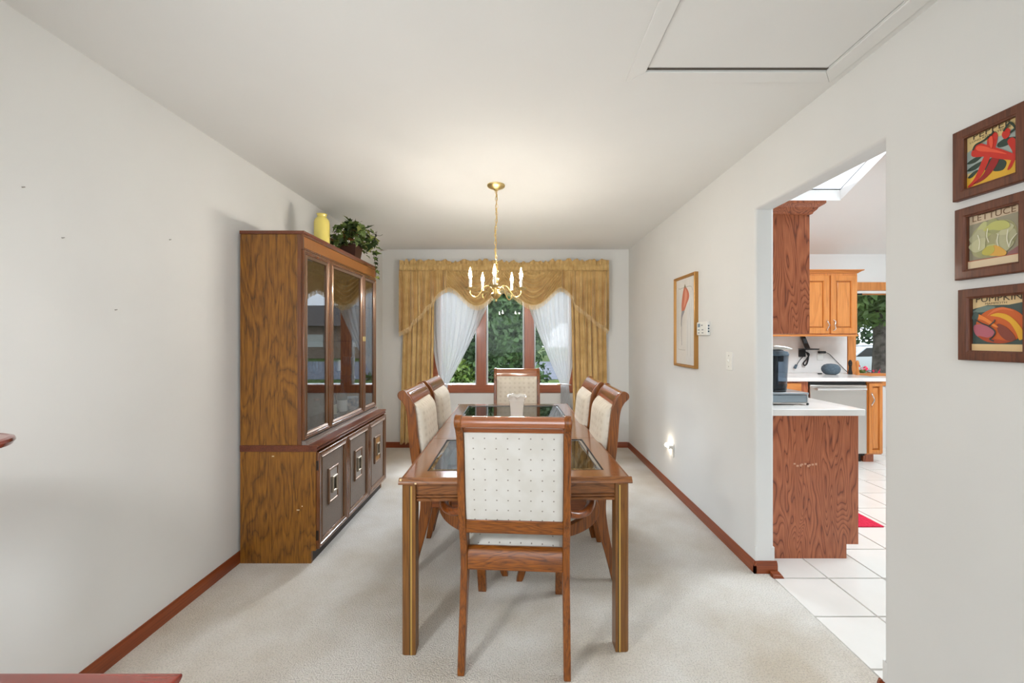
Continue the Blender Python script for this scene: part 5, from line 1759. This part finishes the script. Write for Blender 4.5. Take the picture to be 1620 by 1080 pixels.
FW, IB = 0.185, 0.030
frames = [(1.235, 1.985, 1.772, 'top'), (1.229, 1.745, 1.528, 'middle'), (1.220, 1.498, 1.284, 'bottom')]
lab = {'top': 'top framed print of red peppers on the near right wall', 'middle': 'middle framed print of lettuce on the near right wall', 'bottom': 'bottom framed print of a pumpkin on the near right wall'}
for yl, zt_, zb2, nm in frames:
    y1, y0 = yl, yl - FW
    f = thing('framed_print', lab[nm], 'picture', (XR, (y0 + y1) / 2, (zt_ + zb2) / 2), 0, 'framed vegetable prints on the near right wall')
    MB().rect(mapR, y0, y1, zb2, zt_, [(0, 0), (0, 0.016), (0.003, 0.019), (0.024, 0.019), (0.027, 0.016), (IB, 0.015), (IB, 0.0)]).build('frame', M['frame_dark'], f, bevel=0.0008)
    base = {'top': S(222, 196, 136), 'middle': S(206, 186, 158), 'bottom': S(218, 190, 142)}[nm]
    MB().box(XR - 0.004, XR - 0.001, y0 + 0.01, y1 - 0.01, zb2 + 0.01, zt_ - 0.01).build('print', flat('print_paper_' + nm, base, 0.6), f)
    iw, ih = FW - 2 * IB, zt_ - zb2 - 2 * IB
    mp = lambda u, v, d, y1=y1, zb2=zb2, iw=iw, ih=ih: (XR - d, y1 - IB - u * iw, zb2 + IB + v * ih)
    D = 0.0042
    def sh(pts, col, lay, cs=4, name='print_shape'):
        return flat_shape(name, f, mp, pts, D + lay * 0.0005, flat('print_' + nm + '_%d' % len(f.children), S(*col), 0.6), cs, 0.0003)
    def ln(pts, col, lay, w_, name='print_line'):
        return flat_line(name, f, mp, pts, D + lay * 0.0005, w_, flat('print_' + nm + '_%d' % len(f.children), S(*col), 0.6))
    if nm == 'top':
        sh([(0, 0.30), (0, 0.72), (0.35, 0.80), (0.75, 0.78), (1, 0.86), (1, 0.35), (0.5, 0.28)], (160, 172, 166), 0, 0)
        sh([(0, 0), (0, 0.22), (0.5, 0.32), (1, 0.36), (1, 0)], (222, 172, 52), 1, 0)
        for lf in ([(0.0, 0.50), (0.14, 0.56), (0.34, 0.56), (0.18, 0.47)], [(0.0, 0.36), (0.16, 0.43), (0.36, 0.44), (0.18, 0.33)], [(0.02, 0.22), (0.14, 0.30), (0.24, 0.30), (0.12, 0.20)],
                   [(0.52, 0.30), (0.66, 0.36), (0.78, 0.26), (0.72, 0.14), (0.54, 0.18)], [(0.62, 0.66), (0.78, 0.70), (1.0, 0.62), (0.80, 0.56), (0.64, 0.58)], [(0.36, 0.32), (0.50, 0.44), (0.56, 0.34), (0.42, 0.22)]):
            sh(lf, (44, 62, 52), 2)
        red, dk, hi = (196, 44, 30), (150, 26, 26), (226, 84, 56)
        sh([(0.42, 0.80), (0.52, 0.90), (0.62, 0.84), (0.60, 0.66), (0.52, 0.50), (0.44, 0.62)], red, 3)
        sh([(0.70, 0.80), (0.78, 0.88), (0.86, 0.80), (0.82, 0.70), (0.74, 0.70)], red, 3)
        sh([(0.80, 0.62), (0.90, 0.66), (0.98, 0.52), (0.98, 0.36), (0.88, 0.14), (0.80, 0.12), (0.90, 0.36)], red, 3)
        sh([(0.36, 0.52), (0.48, 0.48), (0.34, 0.22), (0.14, 0.04), (0.02, 0.04), (0.18, 0.18)], red, 3)
        sh([(0.54, 0.46), (0.68, 0.46), (0.58, 0.24), (0.36, 0.08), (0.14, 0.06), (0.34, 0.18)], dk, 3)
        sh([(0.10, 0.66), (0.16, 0.78), (0.28, 0.80), (0.50, 0.66), (0.76, 0.48), (1.0, 0.28), (0.98, 0.22), (0.66, 0.36), (0.40, 0.50), (0.16, 0.58)], red, 4)
        sh([(0.20, 0.74), (0.30, 0.75), (0.56, 0.58), (0.80, 0.40), (0.52, 0.54), (0.26, 0.66)], hi, 5)
        sh([(0.46, 0.80), (0.52, 0.84), (0.54, 0.70), (0.50, 0.60)], hi, 5)
        for st in ([(0.14, 0.72), (0.20, 0.80), (0.36, 0.82), (0.50, 0.88)], [(0.50, 0.86), (0.56, 0.92)], [(0.74, 0.84), (0.84, 0.94), (0.90, 0.90), (0.96, 0.80)], [(0.86, 0.76), (0.96, 0.80), (1.0, 0.78)]):
            ln(st, (40, 56, 44), 6, 0.018)
        txt('lettering', f, 'PEPPER', 0.5, 0.925, 0.17, mp, D + 0.0006, inkd, 1.45)
        txt('lettering', f, 'LONG RED CAYENNE', 0.46, 0.872, 0.055, mp, D + 0.0006, inkd, 1.5)
    elif nm == 'middle':
        sh([(0, 0.14), (0, 0.84), (0.4, 0.86), (1, 0.88), (1, 0.14)], (150, 144, 122), 0, 0)
        sh([(0.06, 0.30), (0.04, 0.60), (0.20, 0.78), (0.50, 0.82), (0.80, 0.76), (0.92, 0.56), (0.84, 0.30), (0.56, 0.18), (0.24, 0.18)], (164, 160, 120), 1)
        for k in range(9):
            a = k / 9 * 2 * PI
            cx_, cy_ = 0.46 + 0.28 * math.cos(a), 0.50 + 0.22 * math.sin(a)
            sh([(cx_ + 0.17 * math.cos(b) * (1 + 0.2 * math.sin(3 * b + k)), cy_ + 0.13 * math.sin(b) * (1 + 0.2 * math.cos(2 * b + k))) for b in [i * PI / 4 for i in range(8)]],
               [(176, 174, 140), (190, 188, 150), (158, 158, 112), (182, 184, 128)][k % 4], 2 + k % 3)
        sh([(0.30, 0.68), (0.50, 0.80), (0.74, 0.76), (0.80, 0.64), (0.62, 0.62), (0.48, 0.66)], (186, 186, 110), 5)
        sh([(0.34, 0.24), (0.42, 0.34), (0.56, 0.36), (0.74, 0.22), (0.70, 0.15), (0.50, 0.18)], (214, 164, 76), 6)
        sh([(0.28, 0.26), (0.36, 0.36), (0.50, 0.36), (0.52, 0.26), (0.40, 0.20)], (186, 176, 84), 7)
        for q in ([(0.60, 0.56), (0.58, 0.44), (0.60, 0.34)], [(0.78, 0.60), (0.76, 0.44), (0.80, 0.28)], [(0.20, 0.62), (0.24, 0.48), (0.22, 0.34)], [(0.40, 0.70), (0.38, 0.56), (0.42, 0.44)], [(0.94, 0.50), (0.84, 0.40), (0.80, 0.30)]):
            ln(q, (220, 218, 196), 8, 0.008)
        sh([(0.76, 0.18), (1, 0.30), (1, 0.14), (0.78, 0.14)], (140, 96, 96), 8, 0)
        sh([(0, 0.0), (0, 0.145), (1, 0.145), (1, 0)], (216, 196, 164), 8, 0)
        ln([(0, 0.145), (0.5, 0.145), (1, 0.145)], (176, 84, 54), 9, 0.006)
        txt('lettering', f, 'LETTUCE', 0.48, 0.89, 0.16, mp, D + 0.0006, flat('print_brown_letter', S(120, 92, 66), 0.7), 1.3)
    else:
        sh([(0, 0.12), (0, 0.80), (0.3, 0.86), (0.7, 0.84), (1, 0.88), (1, 0.12)], (66, 82, 78), 0, 0)
        sh([(0, 0.74), (0.2, 0.84), (0.45, 0.82), (0.30, 0.74)], (110, 128, 120), 1)
        ell = lambda cx_, cy_, rx, ry, n=12: [(cx_ + rx * math.cos(2 * PI * i / n), cy_ + ry * math.sin(2 * PI * i / n)) for i in range(n)]
        sh(ell(0.54, 0.47, 0.47, 0.33), (198, 94, 40), 2)
        sh([(0.30, 0.66), (0.46, 0.78), (0.62, 0.80), (0.80, 0.72), (0.60, 0.76), (0.44, 0.72)], (216, 112, 62), 3)
        sh([(0.36, 0.66), (0.52, 0.70), (0.72, 0.64), (0.90, 0.46), (0.98, 0.28), (0.90, 0.20), (0.84, 0.34), (0.72, 0.52), (0.54, 0.62)], (222, 166, 46), 4)
        sh([(0.04, 0.48), (0.20, 0.50), (0.36, 0.44), (0.46, 0.30), (0.20, 0.24), (0.06, 0.32)], (176, 96, 110), 4)
        sh([(0.50, 0.50), (0.66, 0.44), (0.80, 0.30), (0.82, 0.20), (0.66, 0.20), (0.52, 0.34)], (128, 62, 48), 4)
        sh([(0.12, 0.28), (0.34, 0.24), (0.60, 0.20), (0.76, 0.18), (0.56, 0.15), (0.30, 0.17)], (170, 70, 40), 5)
        sh([(0.10, 0.70), (0.22, 0.66), (0.40, 0.54), (0.52, 0.44), (0.42, 0.46), (0.22, 0.58), (0.06, 0.62)], (226, 128, 56), 5)
        for q in ([(0.06, 0.60), (0.20, 0.52), (0.34, 0.46), (0.46, 0.36), (0.42, 0.26), (0.36, 0.22), (0.44, 0.18)], [(0.34, 0.46), (0.44, 0.54), (0.46, 0.58)]):
            ln(q, (58, 62, 64), 6, 0.012)
        sh([(0.0, 0.62), (0.06, 0.74), (0.14, 0.70), (0.10, 0.58)], (74, 92, 88), 6)
        sh([(0, 0), (0, 0.125), (1, 0.125), (1, 0)], (222, 190, 140), 6, 0)
        txt('lettering', f, 'PUMPKIN', 0.5, 0.925, 0.17, mp, D + 0.0006, inkd, 1.25)
        txt('lettering', f, 'MAMMOTH', 0.46, 0.868, 0.055, mp, D + 0.0006, inkd, 1.5)

# ================================================================== LEFT FOREGROUND
mt = thing('mahogany_table', 'reddish mahogany table, only its far edge in view at lower left', 'table', (-1.2, 0.75, 0))
tz = 0.516
MB().prism([(0.46, tz - 0.022), (0.46, tz), (0.985, tz), (0.993, tz - 0.004), (0.996, tz - 0.010), (0.990, tz - 0.016), (0.982, tz - 0.022)], 'x', -1.60, -0.839).build('table_top', M['mahog'], mt, bevel=0.004)
for xx in (-1.58, -0.93):
    for yy in (0.48, 0.93):
        MB().lathe([(0.016, 0), (0.020, 0.02), (0.016, 0.10), (0.024, 0.30), (0.022, tz - 0.1)], (xx + 0.02, yy + 0.02, 0), 12).build('leg', M['mahog'], mt)
MB().rect(lambda u, v, d: (u, v, tz - 0.022 + d), -1.585, -0.885, 0.475, 0.965, [(0, 0), (0.02, 0), (0.02, -0.08), (0, -0.08)]).build('apron', M['mahog'], mt)
ps = thing('pedestal_stand', 'dark red mahogany stand with rounded top, cut off at the left edge', 'stand', (-1.366, 0.93, 0.516))
pz = 1.105
MB().lathe([(0.10, -0.026), (0.112, -0.022), (0.118, -0.012), (0.116, -0.005), (0.108, -0.002), (0.104, -0.004), (0.10, -0.004)], (-1.366, 0.93, pz), 40).build('stand_top', M['mahog'], ps, smooth=30)
MB().lathe([(0.022, 0.545), (0.018, 0.60), (0.030, 0.68), (0.018, 0.78), (0.018, 0.95), (0.03, 1.04), (0.05, pz - 0.026)], (-1.366, 0.93, 0), 16).build('pedestal', M['mahog'], ps)
MB().lathe([(0.075, 0.5165), (0.078, 0.520), (0.070, 0.528), (0.035, 0.536), (0.022, 0.546)], (-1.366, 0.93, 0), 24).build('foot', M['mahog'], ps)

# ================================================================== KITCHEN
KB = -0.004
# base cabinet against the dining wall with the oak end panel
EP = 2.443
bc = thing('base_cabinet', 'kitchen base cabinet with reddish oak end panel facing the doorway', 'cabinet', (1.785, 3.2, KB))
ep = [(XRK + 0.004, KB), (2.02, KB), (2.02, 0.083), (2.093, 0.083), (2.093, 0.876), (XRK + 0.004, 0.876)]
MB().prism(ep, 'y', EP, EP + 0.02).build('end_panel', M['kitred'], bc, bevel=0.001, label='reddish oak end panel')
m = MB()
for k in range(9):
    q = at(1257 + k * 4 + (k % 3), 735 + (k * 7 % 4) - 1.5, EP)
    m.box(q[0] - 0.006 - 0.002 * (k % 2), q[0] + 0.006, EP - 0.0005, EP + 0.001, q[2] - 0.004 - 0.002 * (k % 3), q[2] + 0.005)
m.build('scuff_mark', flat('pale_scuff', S(206, 160, 132), 0.7), bc)
MB().box(XRK + 0.004, 2.02, EP + 0.02, 4.28, KB, 0.083).build('toe_kick', M['kitred'], bc)
MB().box(XRK + 0.004, 2.073, EP + 0.02, 4.28, 0.083, 0.876).build('carcass', M['kitoak'], bc)
mapx = lambda u, v, d: (2.073 + d, u, v)
for a, b in ((2.50, 2.93), (2.94, 3.37), (3.38, 3.80)):
    d = MB().rect(mapx, a, b, 0.10, 0.68, [(0, 0), (0, 0.018), (0.004, 0.02), (0.055, 0.02), (0.06, 0.01), (0.06, 0)]).build('door', M['kitoak'], bc)
    MB().box(2.074, 2.088, a + 0.065, b - 0.065, 0.165, 0.615).build('door_panel', M['kitoak'], d, bevel=0.01)
    MB().box(2.073, 2.093, a, b, 0.70, 0.86).build('drawer', M['kitoak'], bc, bevel=0.004)
# worktops
ct = MB().prism([(XRK + 0.002, 0.877), (2.118, 0.877), (2.118, 0.917), (XRK + 0.002, 0.917)], 'y', EP - 0.022, 4.9 - 0.004).build('countertop', M['marble'], None, bevel=0.004)
tag(ct, 'white marble countertop over the oak end panel, holding the coffee maker', 'countertop')
ct2 = MB().box(2.1185, 3.955, 4.268, 4.9 - 0.004, 0.885, 0.925).build('countertop', M['marble'], None, bevel=0.004)
tag(ct2, 'white marble countertop over the dishwasher under the kitchen window', 'countertop')
# corner and far base units
cbn = thing('base_cabinet', 'orange oak corner base cabinet left of the dishwasher', 'cabinet', (2.6, 4.6, KB))
MB().box(2.10, 3.145, 4.31, 4.88, 0.083, 0.884).build('carcass', M['kitred'], cbn)
MB().box(2.10, 3.145, 4.37, 4.88, KB, 0.083).build('toe_kick', M['kitred'], cbn)
mapy = lambda u, v, d: (u, 4.31 - d, v)
MB().box(2.62, 3.06, 4.288, 4.31, 0.735, 0.865).build('drawer', M['kitoakx'], cbn, bevel=0.006)
d = MB().rect(mapy, 2.62, 3.06, 0.10, 0.715, [(0, 0), (0, 0.018), (0.004, 0.022), (0.055, 0.022), (0.06, 0.01), (0.06, 0)]).build('door', M['kitoak'], cbn)
MB().box(2.685, 2.995, 4.295, 4.309, 0.165, 0.65).build('door_panel', M['kitoak'], d, bevel=0.01)


def pull(mb, x, y, z0, z1, s=1):
    p = [(x, y, z0), (x - 0.012 * s, y - 0.022, z0 + 0.02), (x + 0.004 * s, y - 0.030, (z0 + z1) / 2), (x - 0.010 * s, y - 0.022, z1 - 0.02), (x + 0.002, y, z1)]
    return mb.tube(spline(p, 4), [0.006] * 17, 8)


dw = thing('dishwasher', 'stainless steel dishwasher with bar handle in the far kitchen run', 'dishwasher', (3.46, 4.58, KB))
MB().box(3.158, 3.778, 4.33, 4.88, 0.07, 0.880).build('tub', M['blackmatt'], dw)
MB().box(3.160, 3.776, 4.298, 4.329, 0.10, 0.845).build('door', M['steel'], dw, bevel=0.006)
MB().box(3.160, 3.776, 4.315, 4.329, 0.850, 0.872).build('control_strip', M['black'], dw)
m = MB().tube([(3.205, 4.262, 0.805), (3.731, 4.262, 0.805)], 0.0165, 14)
m.build('handle', M['chrome'], dw, smooth=50)
for xx in (3.225, 3.711):
    MB().box(xx - 0.018, xx + 0.018, 4.262, 4.299, 0.793, 0.817).build('handle_post', M['chrome'], dw, bevel=0.003)
MB().box(3.165, 3.77, 4.37, 4.40, KB, 0.098).build('toe_kick', M['blackmatt'], dw)
ec = thing('base_cabinet', 'narrow orange oak base cabinet right of the dishwasher', 'cabinet', (3.86, 4.6, KB))
MB().box(3.784, 3.945, 4.31, 4.88, 0.09, 0.884).build('carcass', M['kitoak'], ec)
MB().box(3.70 + 0.09, 3.90, 4.36, 4.88, KB, 0.09).build('toe_kick', M['kitred'], ec)
d = MB().rect(mapy, 3.792, 3.94, 0.105, 0.865, [(0, 0), (0, 0.018), (0.004, 0.022), (0.035, 0.022), (0.04, 0.01), (0.04, 0)]).build('door', M['kitoak'], ec)
MB().box(3.836, 3.896, 4.295, 4.309, 0.155, 0.815).build('door_panel', M['kitoak'], d, bevel=0.012)
pull(MB(), 3.815, 4.288, 0.62, 0.76).build('handle', M['chrome'], d, smooth=60)

# tall-ish wall cabinet whose side panel fills the left of the doorway
wc = thing('wall_cabinet', 'tall reddish oak wall cabinet seen from its side through the doorway', 'cabinet', (1.64, 2.9, 1.377))
MB().box(XRK + 0.003, 1.793, EP, EP + 0.02, 1.377, 2.112).build('side_panel', M['kitred'], wc, bevel=0.001)
MB().box(XRK + 0.003, 1.790, EP + 0.02, 4.555, 1.377, 2.112).build('carcass', M['kitoak'], wc)
mapw2 = lambda u, v, d: (1.790 + d, u, v)
for a, b in ((2.48, 2.90), (2.91, 3.33), (3.34, 3.76)):
    d = MB().rect(mapw2, a, b, 1.39, 2.10, [(0, 0), (0, 0.016), (0.004, 0.018), (0.055, 0.018), (0.06, 0.008), (0.06, 0)]).build('door', M['kitoak'], wc)
    MB().box(1.791, 1.803, a + 0.065, b - 0.065, 1.455, 2.035).build('door_panel', M['kitoak'], d, bevel=0.01)
crn = [(0.0, 2.108), (0.010, 2.112), (0.014, 2.122), (0.026, 2.134), (0.032, 2.146), (0.052, 2.158), (0.058, 2.164), (0.058, 2.178), (0.0, 2.178)]
m = MB()
# crown returns round the near end
n = len(crn)
ring = []
for (ex, ey) in ((0, 1), (1, 1)):
    pass
A = [(XRK + 0.003, EP - o, z_) for o, z_ in crn]
B = [(1.793 + o, EP - o, z_) for o, z_ in crn]
C_ = [(1.793 + o, 4.553, z_) for o, z_ in crn]
vs = A + B + C_
fs = [tuple(range(n - 1, -1, -1)), tuple(2 * n + i for i in range(n))]
for s in range(2):
    for i in range(n - 1):
        fs.append((s * n + i, s * n + i + 1, (s + 1) * n + i + 1, (s + 1) * n + i))
m.add(vs, fs)
m.add([(XRK + 0.003, EP - 0.058, 2.178), (1.851, EP - 0.058, 2.178), (1.851, 4.553, 2.178), (XRK + 0.003, 4.553, 2.178)], [(0, 1, 2, 3)])
m.build('crown_moulding', M['kitred'], wc, smooth=30)

# wall cabinet on the far kitchen wall
fw = thing('wall_cabinet', 'orange oak wall cabinet with two raised-panel doors beside the kitchen window', 'cabinet', (3.3, 4.73, 1.386))
MB().box(2.62, 3.905, 4.575, 4.896, 1.392, 2.098).build('carcass', M['kitoak'], fw, bevel=0.001)
mapf = lambda u, v, d: (u, 4.575 - d, v)
for a, b, hs_ in ((2.64, 3.112, None), (3.118, 3.572, 3.545), (3.588, 3.892, 3.615)):
    d = MB().rect(mapf, a, b, 1.404, 2.072, [(0, 0), (0, 0.016), (0.004, 0.019), (0.060, 0.019), (0.068, 0.010), (0.068, 0)]).build('door', M['kitoak'], fw)
    MB().box(a + 0.078, b - 0.078, 4.562, 4.574, 1.482, 1.994).build('door_panel', M['kitoak'], d, bevel=0.010)
    if hs_:
        pull(MB(), hs_, 4.556, 1.44, 1.56, 1 if hs_ < 3.58 else -1).build('handle', M['chrome'], d, smooth=60)
B = [(2.62, 4.575 - o, z_ - 0.014) for o, z_ in [(a * 0.8, 2.10 + (b - 2.108) * 0.55) for a, b in crn]]
prof2 = [(a * 0.8, 2.098 + (b - 2.108) * 0.55) for a, b in crn]
n = len(prof2)
A = [(2.62, 4.575 - o, z_) for o, z_ in prof2]
B = [(3.905 + o, 4.575 - o, z_) for o, z_ in prof2]
C_ = [(3.905 + o, 4.896, z_) for o, z_ in prof2]
m = MB()
fs = [tuple(range(n - 1, -1, -1)), tuple(2 * n + i for i in range(n))]
for s in range(2):
    for i in range(n - 1):
        fs.append((s * n + i, s * n + i + 1, (s + 1) * n + i + 1, (s + 1) * n + i))
m.add(A + B + C_, fs)
m.add([A[-1], B[-1], C_[-1], (2.62, 4.896, A[-1][2])], [(0, 1, 2, 3)])
m.build('crown_moulding', M['kitoakx'], fw, smooth=30)
MB().box(2.62, 3.905, 4.56, 4.60, 1.372, 1.392).build('light_rail', M['kitoakx'], fw, bevel=0.003)

# backsplash slab and window side trim
bs = MB().box(XRK + 0.005, 4.045, 4.884, 4.8995, 0.926, 1.391).build('trim_backsplash', M['splash'], None)
bs['kind'] = 'structure'

# outlet and plugs on the backsplash
so = thing('wall_outlet', 'white outlet on the marble backsplash with a black plug and cable', 'outlet', (3.70, 4.884, 1.17))
ox, oz = at(1297.5, 562, 4.88)[0], at(1297.5, 562, 4.88)[2]
MB().box(ox - 0.036, ox + 0.036, 4.878, 4.884, oz - 0.06, oz + 0.06).build('plate', M['white'], so, bevel=0.002)
pa = thing('power_adapter', 'black power plug with thin cable in the backsplash outlet', 'plug', (ox, 4.86, oz))
ax0 = at(1295, 557, 4.86)
MB().box(ax0[0], ax0[0] + 0.078, 4.84, 4.878, ax0[2] - 0.014, ax0[2] + 0.014).build('plug', M['black'], pa, bevel=0.004)
cab = [at(1305, 557, 4.86), at(1312, 560, 4.87), at(1322, 570, 4.872), at(1332, 580, 4.872), at(1338, 586, 4.868), at(1342, 589, 4.85)]
MB().tube(spline(cab, 5), 0.0035, 6).build('cable', M['blackmatt'], pa)
# smart speaker
sp = at(1314.5, 587.5, 4.68)
spk = thing('smart_speaker', 'round dark grey fabric speaker on the far kitchen countertop', 'speaker', (sp[0], 4.68, 0.925))
m = MB().lathe([(0.05, 0.001), (0.070, 0.012), (0.086, 0.034), (0.093, 0.062), (0.088, 0.088), (0.068, 0.112), (0.040, 0.124), (0.002, 0.128)], (sp[0], 4.68, 0.925), 28)
m.build('body', M['darkgrey'], spk, smooth=60)
MB().box(sp[0] - 0.13, sp[0] - 0.088, 4.70, 4.716, 0.926, 0.938).build('plug', M['black'], spk)
# outlet shelf with cordless phone, black cords
c0 = at(1275, 552, 4.86)
shf = thing('outlet_shelf', 'small black shelf on the backsplash with cords hanging below', 'shelf', (c0[0], 4.87, c0[2]))
MB().hexa([(c0[0] - 0.075, 4.76, c0[2] - 0.008), (c0[0] + 0.085, 4.76, c0[2] - 0.008), (c0[0] + 0.085, 4.884, c0[2] - 0.008), (c0[0] - 0.075, 4.884, c0[2] - 0.008),
           (c0[0] - 0.08, 4.755, c0[2] + 0.008), (c0[0] + 0.09, 4.755, c0[2] + 0.008), (c0[0] + 0.09, 4.884, c0[2] + 0.008), (c0[0] - 0.08, 4.884, c0[2] + 0.008)]).build('tray', M['black'], shf, bevel=0.003)
MB().box(c0[0] - 0.075, c0[0] + 0.0, 4.862, 4.884, c0[2] - 0.095, c0[2] - 0.008).build('bracket', M['blackmatt'], shf, bevel=0.003)
loop = [(c0[0] - 0.02, 4.86, c0[2] - 0.03), (c0[0] + 0.03, 4.85, c0[2] - 0.06), (c0[0] + 0.01, 4.86, c0[2] - 0.12), (c0[0] - 0.03, 4.86, c0[2] - 0.17), (c0[0] - 0.015, 4.86, c0[2] - 0.20), (c0[0] + 0.015, 4.86, c0[2] - 0.17), (c0[0] + 0.03, 4.86, c0[2] - 0.09), (c0[0] + 0.01, 4.86, c0[2] - 0.05)]
MB().tube(spline(loop, 5), 0.008, 6).build('cord', M['blackmatt'], shf)
cc = [(c0[0] - 0.03, 4.865, c0[2] - 0.09), at(1265, 570, 4.865), at(1260, 578, 4.865)]
MB().tube(spline(cc, 5), 0.004, 6).build('cord', M['blackmatt'], shf)
pl = at(1258.5, 580, 4.865)
MB().tube([(pl[0] + 0.012, pl[1], pl[2] + 0.025), (pl[0] - 0.01, pl[1], pl[2] - 0.02)], [0.013, 0.016], 8).build('loose_plug', M['darkgrey'], shf)
ph = thing('cordless_phone', 'black cordless phone leaning on the small backsplash shelf', 'phone', (c0[0], 4.85, c0[2]))
MB().hexa([(c0[0] - 0.035, 4.81, c0[2] + 0.0085), (c0[0] + 0.02, 4.81, c0[2] + 0.0085), (c0[0] + 0.02, 4.835, c0[2] + 0.0085), (c0[0] - 0.035, 4.835, c0[2] + 0.0085),
           (c0[0] - 0.065, 4.85, c0[2] + 0.155), (c0[0] - 0.012, 4.85, c0[2] + 0.155), (c0[0] - 0.012, 4.872, c0[2] + 0.155), (c0[0] - 0.065, 4.872, c0[2] + 0.155)]).build('handset', M['black'], ph, bevel=0.004)
MB().hexa([(c0[0] - 0.042, 4.826, c0[2] + 0.07), (c0[0] - 0.002, 4.826, c0[2] + 0.07), (c0[0] - 0.002, 4.832, c0[2] + 0.07), (c0[0] - 0.042, 4.832, c0[2] + 0.07),
           (c0[0] - 0.054, 4.838, c0[2] + 0.13), (c0[0] - 0.014, 4.838, c0[2] + 0.13), (c0[0] - 0.014, 4.846, c0[2] + 0.13), (c0[0] - 0.054, 4.846, c0[2] + 0.13)]).build('screen', M['darkgrey'], ph)
# pepper mills beside the window
for px, r_, h_, mt_, lb in ((1352.5, 0.022, 0.17, M['blackmatt'], 'slim black mill on the countertop at the kitchen window'), (1357.5, 0.020, 0.17, M['kitoak'], 'slim brown wooden mill on the countertop at the kitchen window')):
    q = at(px, 592, 4.70)
    x = min(q[0], 3.93)
    t = thing('pepper_mill', lb, 'mill', (x, q[1] if px < 1355 else 4.62, 0.925))
    yy = 4.70 if px < 1355 else 4.60
    MB().lathe([(r_, 0), (r_, 0.02), (r_ * 0.7, 0.05), (r_ * 0.6, 0.09), (r_ * 0.85, 0.115)], (x, yy, 0.925), 14).build('body', mt_, t)
    MB().lathe([(r_ * 0.85, 0.116), (r_ * 0.9, 0.14), (r_ * 0.5, 0.165), (r_ * 0.2, h_)], (x, yy, 0.925), 14).build('cap', mt_, t)

# coffee drawer and coffee maker on the near counter
cz = 0.917
cd = thing('pod_drawer', 'silver drawer stand under the coffee maker on the near countertop', 'drawer', (1.70, 2.76, cz))
X0, X1, Yf, Yb = 1.50, 1.879, 2.565, 2.90
MB().box(X0, X1, Yf, Yb, cz + 0.070, cz + 0.082).build('top_plate', flat('brushed_grey', S(170, 176, 180), 0.3, 0.6), cd, bevel=0.002)
MB().box(X0 + 0.004, X1 - 0.008, Yf + 0.008, Yb - 0.004, cz + 0.018, cz + 0.066).build('drawer', flat('drawer_grey', S(150, 162, 170), 0.3, 0.4), cd, bevel=0.003)
MB().box(X0 + 0.002, X1 - 0.004, Yf + 0.004, Yb - 0.002, cz + 0.010, cz + 0.017).build('bottom_plate', M['steel'], cd)
for xx in (X0 + 0.006, X1 - 0.006):
    for yy in (Yf + 0.006, Yb - 0.006):
        MB().tube([(xx, yy, cz + 0.012), (xx, yy, cz + 0.072)], 0.004, 8).build('post', M['chrome'], cd)
        MB().ball((xx, yy, cz + 0.0085), 0.0085, 10, 6).build('foot', M['black'], cd)
MB().tube(spline([(1.50, 2.53, cz + 0.05), (1.58, 2.515, cz + 0.042), (1.615, 2.52, cz + 0.02), (1.58, 2.525, cz + 0.005), (1.50, 2.53, cz + 0.005)], 5), 0.003, 6).build('cord', M['blackmatt'], cd)
cm = thing('coffee_maker', 'black single-cup coffee maker with clear water tank, half hidden by the doorway', 'coffee maker', (1.70, 2.76, cz + 0.082))
b0 = cz + 0.0825
MB().box(1.520, 1.775, 2.70, 2.88, b0, b0 + 0.27).build('body', M['black'], cm, bevel=0.015, segs=3)
MB().prism([(1.55, b0 + 0.272), (1.70, b0 + 0.272), (1.835, b0 + 0.274), (1.846, b0 + 0.281), (1.78, b0 + 0.298), (1.66, b0 + 0.306), (1.55, b0 + 0.306)], 'y', 2.66, 2.89).build('lid', M['steel'], cm, bevel=0.006)
MB().box(1.777, 1.822, 2.72, 2.86, b0 + 0.19, b0 + 0.271).build('brew_head', M['black'], cm, bevel=0.006)
MB().lathe([(0.066, 0.004), (0.074, 0.012), (0.085, 0.235), (0.083, 0.236), (0.072, 0.014)], (1.700, 2.645, b0), 24).build('water_tank', M['tankglass'], cm)
MB().lathe([(0.070, 0.0), (0.070, 0.012)], (1.700, 2.645, b0), 20).build('tank_base', M['black'], cm)
MB().lathe([(0.086, 0.237), (0.088, 0.245), (0.080, 0.262), (0.06, 0.268)], (1.700, 2.645, b0), 24).build('tank_lid', M['darkgrey'], cm)
MB().lathe([(0.030, 0.0), (0.044, 0.010), (0.048, 0.034), (0.04, 0.036)], (1.800, 2.74, b0), 20).build('drip_tray', M['black'], cm)
# red mat on the tiles
rm = MB().box(2.15, 2.62, 2.842, 3.60, KB + 0.0005, KB + 0.010).build('floor_mat', M['redmat'], None, bevel=0.003)
tag(rm, 'bright pinkish red mat on the white kitchen tiles', 'mat')
